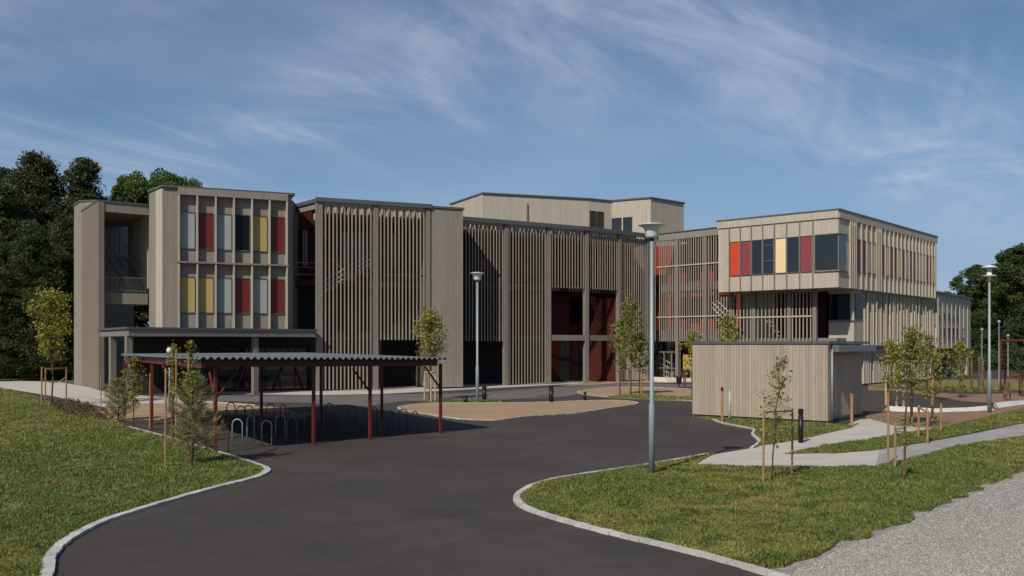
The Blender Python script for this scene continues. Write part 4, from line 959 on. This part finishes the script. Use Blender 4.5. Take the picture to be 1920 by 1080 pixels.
def pine_bush(px, py, ytop, label, Rr, seed, n=2600, leaf='needle'):
    g = G(px, py); H = (py-ytop)/FP*g.y; rs = np.random.default_rng(seed); T = thing('young_pine', g, label, 'tree'); mb = MB(); mb.tube([g, g+Vector((.02, 0, H*.9))], [.03, .008], 7); pts = []; dirs = []
    for i in range(46):
        t = .08+.9*(i+.5)/46; a = i*2.4; L_ = Rr*(1-t)**.55*rs.uniform(.6, 1.1); b = g+Vector((0, 0, H*t*.86)); tip = b+Vector((math.cos(a)*L_, math.sin(a)*L_, L_*.55))
        mb.tube([b, tip], [.009, .004], 4)
        k = n//46
        for q in rs.random(k): pts.append(list(b.lerp(tip, float(.15+.85*q)))); dirs.append([math.cos(a), math.sin(a), .8])
    mb.build('trunk', 'bark', T); c = np.array(pts)+rs.normal(size=(len(pts), 3))*.035; d_ = np.array(dirs)+rs.normal(size=(len(pts), 3))*.7; d_ /= np.linalg.norm(d_, axis=1, keepdims=True)
    w = np.cross(d_, rs.normal(size=d_.shape)); w /= np.linalg.norm(w, axis=1, keepdims=True); L_ = .15*rs.uniform(.6, 1.3, len(c))[:, None]
    V = np.stack([c-w*.006, c+w*.006, c+d_*L_], 1).reshape(-1, 3)-np.array(g); np_mesh('crown', V, 3, leaf, T); return T
pine_bush(362, 872, 675, 'small bushy pine with long needles in front of the bike shelter', .8, 3, 8000)
pine_bush(222, 790, 700, 'small bushy pine at the left corner of the bike shelter', .8, 9, 5200)
sapling(250, 800, 668, 'leaf_oak', 'thin leafy sapling between the shelter corner posts', .42, 1000, .08, .3, 1.6, 12, r0=.016)
sapling(323, 835, 640, 'leaf_young', 'slim sapling with leaves only at the top behind the small pine', .24, 420, .07, .5, 1.4, 15, r0=.014)
support([(310, 879, 690)], 'single tall wooden stake left of the small pine', None, 'stake_wood', .022)
support([(353, 868, 660), (330, 840, 655)], 'two wooden stakes standing inside the small pine', None, 'stake_wood', .022)
support([(281, 805, 700), (189, 772, 705)], 'two thin stakes at the left corner of the shelter', None, 'stake_wood', .025)
sapling(1163, 741, 600, 'leaf_oak', 'left of three staked saplings by the open red bay', .7, 900, .15, .35, 1.5, 21, r0=.03, group=None)
sapling(1183, 743, 560, 'leaf_oak', 'tallest middle sapling of three by the open red bay', .8, 1100, .15, .35, 1.6, 23, r0=.03)
sapling(1199, 740, 628, 'leaf_oak', 'right sapling of three beside the tall lamp post', .85, 900, .15, .35, 1.5, 25, r0=.03)
support([(1159, 741, 688), (1180, 740, 690), (1202, 742, 695)], 'wooden stakes of the three saplings by the open red bay', [(0, 1)], 'stake_wood', .045)
sapling(1297, 745, 622, 'leaf_young', 'thin yellow green sapling at the left edge of the shed', .7, 700, .15, .3, 1.4, 31, r0=.025)
sapling(1366, 742, 592, 'leaf_young', 'yellow green sapling top showing above the shed roof', .8, 1100, .16, .35, 1.6, 33, r0=.03)
sapling(1446, 908, 668, 'leaf_oak', 'sparse staked sapling with yellowing leaves in the right lawn', .40, 420, .075, .30, 1.5, 41, r0=.013, x_off=18)
support([(1431, 910, 768), (1485, 893, 766)], 'two wooden stakes with a crossbar at the sparse sapling', [(0, 1)], 'stake_wood', .024)
sapling(1697, 903, 780, 'leaf_oak', 'small leafless looking sapling among stakes in the right lawn', .20, 150, .06, .5, 1., 43, r0=.01)
support([(1665, 872, 757), (1678, 880, 792), (1696, 895, 800)], 'three wooden stakes around the small sapling in the right lawn', None, 'stake_wood', .026)
support([(1722, 822, 760), (1739, 833, 770), (1764, 812, 756)], 'group of short brown stakes on the grass wedge', [(0, 1)], 'stake_wood', .035)
support([(1709, 795, 720), (1748, 790, 704), (1665, 768, 702)], 'leaning brown stake frame around the dark stemmed tree', [(0, 1)], 'stake_wood', .05)
support([(1661, 760, 676), (1681, 768, 676)], 'pair of tall pale stakes right of the shed', [(0, 1)], 'stake_pale', .05)
sapling(1696, 800, 618, 'leaf_oak', 'leafy young tree with a dark crooked stem right of the shed', .62, 2300, .10, .40, 2., 51, r0=.03, x_off=16, name='young_tree')
sapling(1738, 806, 622, 'leaf_oak', 'thin straight sapling right of the dark stemmed tree', .55, 700, .10, .30, 1.4, 53, r0=.018)
sapling(1672, 770, 640, 'leaf_young', 'yellow green sapling nearest the right side of the shed', .6, 900, .12, .35, 1.4, 55, r0=.02)
sapling(1800, 748, 640, 'leaf_young', 'slim yellow green sapling before the end of the far wing', .6, 700, .13, .3, 1.4, 57, r0=.02)
sapling(1917, 745, 655, 'leaf_dark', 'small dark sapling at the right edge by the play frame', .6, 500, .13, .3, 1.2, 58, r0=.02)
sapling(1755, 752, 656, 'leaf_oak', 'pale leafed sapling in the bed before the ground floor of the wing', .7, 600, .13, .3, 1.4, 59, r0=.02)
# low plants
def low_plants(poly, n, h, leaf, label, lsz=.08, seed=1, cat='ground cover', name='ground_cover'):
    rs = np.random.default_rng(seed); P_ = np.array([p[:2] for p in poly]); x = rs.uniform(P_[:, 0].min(), P_[:, 0].max(), n*4); y = rs.uniform(P_[:, 1].min(), P_[:, 1].max(), n*4)
    ok = inpoly(x, y, poly); x = x[ok][:n]; y = y[ok][:n]; pts = [clump((a, b, h*.4*rs.uniform(.4, 1.3)), h*.7*rs.uniform(.5, 1.2), 26, rs, .8) for a, b in zip(x, y)]
    o = np_mesh(name, leafcards(np.concatenate(pts), lsz, rs), 4, leaf); return tag(o, label, cat, kind='stuff')
low_plants(gp([(95, 758), (130, 754), (190, 768), (232, 783), (226, 795), (170, 790), (110, 776)]), 170, .32, 'shrub_brown', 'low brown heather like plants along the left path', .09, 3)
low_plants(gp([(1690, 728), (1800, 727), (1900, 731), (1900, 738), (1760, 737), (1690, 733)]), 80, .35, 'leaf_oak', 'low green plants in the beds before the right wing', .12, 4)
low_plants(gp([(1650, 905), (1690, 882), (1740, 880), (1730, 900), (1690, 915)]), 24, .14, 'leaf_bright', 'leafy weeds at the foot of the stakes in the right lawn', .05, 6)
wl = gp([(100, 1030), (200, 978), (400, 920), (490, 890), (300, 830), (60, 760), (0, 760), (-200, 1000), (60, 1080)]); wr = gp([(1000, 945), (1060, 905), (1300, 880), (1640, 884), (1900, 840), (1900, 880), (1560, 1025), (1450, 1070)])
low_plants(wl, 420, .07, 'leaf_bright', 'small weeds scattered in the left lawn', .045, 16, 'weeds', 'lawn_weeds')
low_plants(wr, 420, .07, 'leaf_bright', 'small weeds scattered in the right lawn', .045, 17, 'weeds', 'lawn_weeds')
# soil patches around posts
for px, py, r_, in ((1222, 893, .3), (1448, 908, .28), (1485, 893, .22), (1697, 900, .3), (360, 879, .3), (98, 763, .35)):
    g = G(px, py); pts = [(g.x+math.cos(a)*r_*rnd.uniform(.75, 1.2), g.y+math.sin(a)*r_*rnd.uniform(.75, 1.2)) for a in np.linspace(0, 2*math.pi, 15)[:-1]]; sheet('soil_patch', 'soil', pts, .0, .072)
# white stones
def stone(pxs, label, h=.35, name='boulder_edge'):
    g = [G(x, y) for x, y in pxs]; mb = MB(); rs = random.Random(2)
    top = [p+Vector((0, .35, h*rs.uniform(.8, 1.1))) for p in g]; bk_ = [p+Vector((0, .8, 0)) for p in g]
    for i in range(len(g)-1): mb.quad([g[i], g[i+1], top[i+1], top[i]]); mb.quad([top[i], top[i+1], bk_[i+1], bk_[i]])
    mb.quad([g[0], top[0], bk_[0]]); mb.quad([g[-1], bk_[-1], top[-1]])
    o = mb.build(name, 'white_stone', smooth=False); tag(o, label, 'stone edging')
stone([(1671, 773), (1700, 774), (1760, 775), (1820, 773), (1866, 771)], 'long white stone edging between the mulch and the asphalt', .22, 'stone_edging')
stone([(1874, 766), (1900, 763), (1935, 758), (1980, 752)], 'short white stone edging at the right edge of the photo', .22, 'stone_edging')
stone([(1226, 716), (1250, 717.5), (1297, 716)], 'white stone mound in the play area left of the shed', .35, 'stone_mound')
# playground
g = G(1880, 735); T = thing('swing_set', g, 'red steel swing frame at the right edge before the dark trees', 'play frame')
gs = [G(1876, 738), G(1925, 738), G(1884, 722), G(1935, 722)]
for q in gs: MB().tube([q, q+Vector((0, 0, 3.15))], .05, 8).build('post', 'red_steel', T)
for i, j in ((0, 1), (2, 3), (0, 2), (1, 3)): MB().tube([gs[i]+Vector((0, 0, 3.1)), gs[j]+Vector((0, 0, 3.1))], .06, 8).build('beam', 'red_steel', T)
g = G(1912, 740); T = thing('play_horse', g, 'red rocking play figure under the swing frame', 'play equipment')
MB().tube([g, g+Vector((0, 0, 1.0))], .06, 8).build('post', 'play_red', T); MB().tube([g+Vector((-.7, 0, 1.0)), g+Vector((0, 0, 1.15)), g+Vector((.7, 0, 1.0))], [.05, .09, .05], 8).build('body', 'play_red', T)
for px, py, yt, lb in ((1822, 735, 668, 'left pole of three climbing poles before the right trees'), (1836, 734, 668, 'middle pole of three climbing poles before the right trees'), (1843, 735, 672, 'right pole of three climbing poles before the right trees')):
    stake_post(px, py, yt, .07, lb, 'bark_pine')
g = G(1884, 752); T = thing('play_sculpture', g, 'dark red wooden play figure in the mulch at the right', 'play equipment')
MB().tube([g, g+Vector((.05, 0, .7)), g+Vector((.18, 0, 1.15))], [.08, .1, .06], 8).build('body', 'bark_pine', T); MB().tube([g+Vector((.35, .1, 0)), g+Vector((.22, 0, .9))], .05, 8).build('leg', 'bark_pine', T)
# net climber left of the shed
g = G(1262, 712); T = thing('net_climber', g, 'rope net climbing frame before the school left of the shed', 'play equipment')
fr_ = [G(1238, 712), G(1296, 712)]; d_ = fr_[1]-fr_[0]
for q, hh_ in ((fr_[0], 1.9), (fr_[1], 1.2)): MB().tube([q, q+Vector((0, 0, hh_))], .05, 8).build('post', 'timber_post', T)
mb = MB()
for z1_, z2_ in ((1.8, 1.0), (1.3, .8), (.8, .5), (.4, .3)): mb.tube([fr_[0].lerp(fr_[1], t)+Vector((0, 0, z1_+(z2_-z1_)*t-.2*math.sin(math.pi*t))) for t in np.linspace(0, 1, 7)], .03, 5)
for t in np.linspace(.06, .94, 14): p = fr_[0].lerp(fr_[1], t); mb.tube([p+Vector((0, 0, .05)), p+Vector((.1, 0, 1.6-.75*t))], .018, 4)
mb.build('rope_net', 'rope', T)
g = G(1288, 728); T = thing('play_chair', g, 'yellow play seat on red legs left of the shed', 'play equipment')
MB().obox((g.x+.1, g.y), (1, 0), .7, .12, 1.3, 2.2).build('backrest', 'play_yellow', T); MB().obox((g.x+.1, g.y-.3), (1, 0), .7, .6, 1.2, 1.29).build('seat', 'play_yellow', T)
for dx in (-.2, .4):
    for dy in (-.5, 0): MB().tube([g+Vector((dx, dy, 0)), g+Vector((dx, dy, 1.2))], .04, 6).build('leg', 'play_red', T)
g = G(1273, 728); T = thing('litter_bin', g, 'small dark bin on a post left of the shed', 'bin')
MB().lathe((g.x, g.y, 0), [(.16, .3), (.2, .75), (.17, .8)], 12).build('bin_body', 'black_steel', T); MB().tube([g, g+Vector((0, 0, .3))], .04, 6).build('post', 'black_steel', T)
# rope fence at the far left
T = thing('rope_fence', G(-60, 716), 'white rope fence before the dark wood at the far left', 'fence')
pa, pb = G(-100, 714), G(136, 712)
mb = MB(); mb.tube([pa.lerp(pb, t)+Vector((0, 0, .75+.04*math.sin(t*30))) for t in np.linspace(0, 1, 40)], .03, 4); mb.build('rope', 'rope', T)
for t in np.linspace(0, 1, 7): p = pa.lerp(pb, t); MB().tube([p, p+Vector((0, 0, .85))], .035, 6).build('post', 'stake_wood', T)
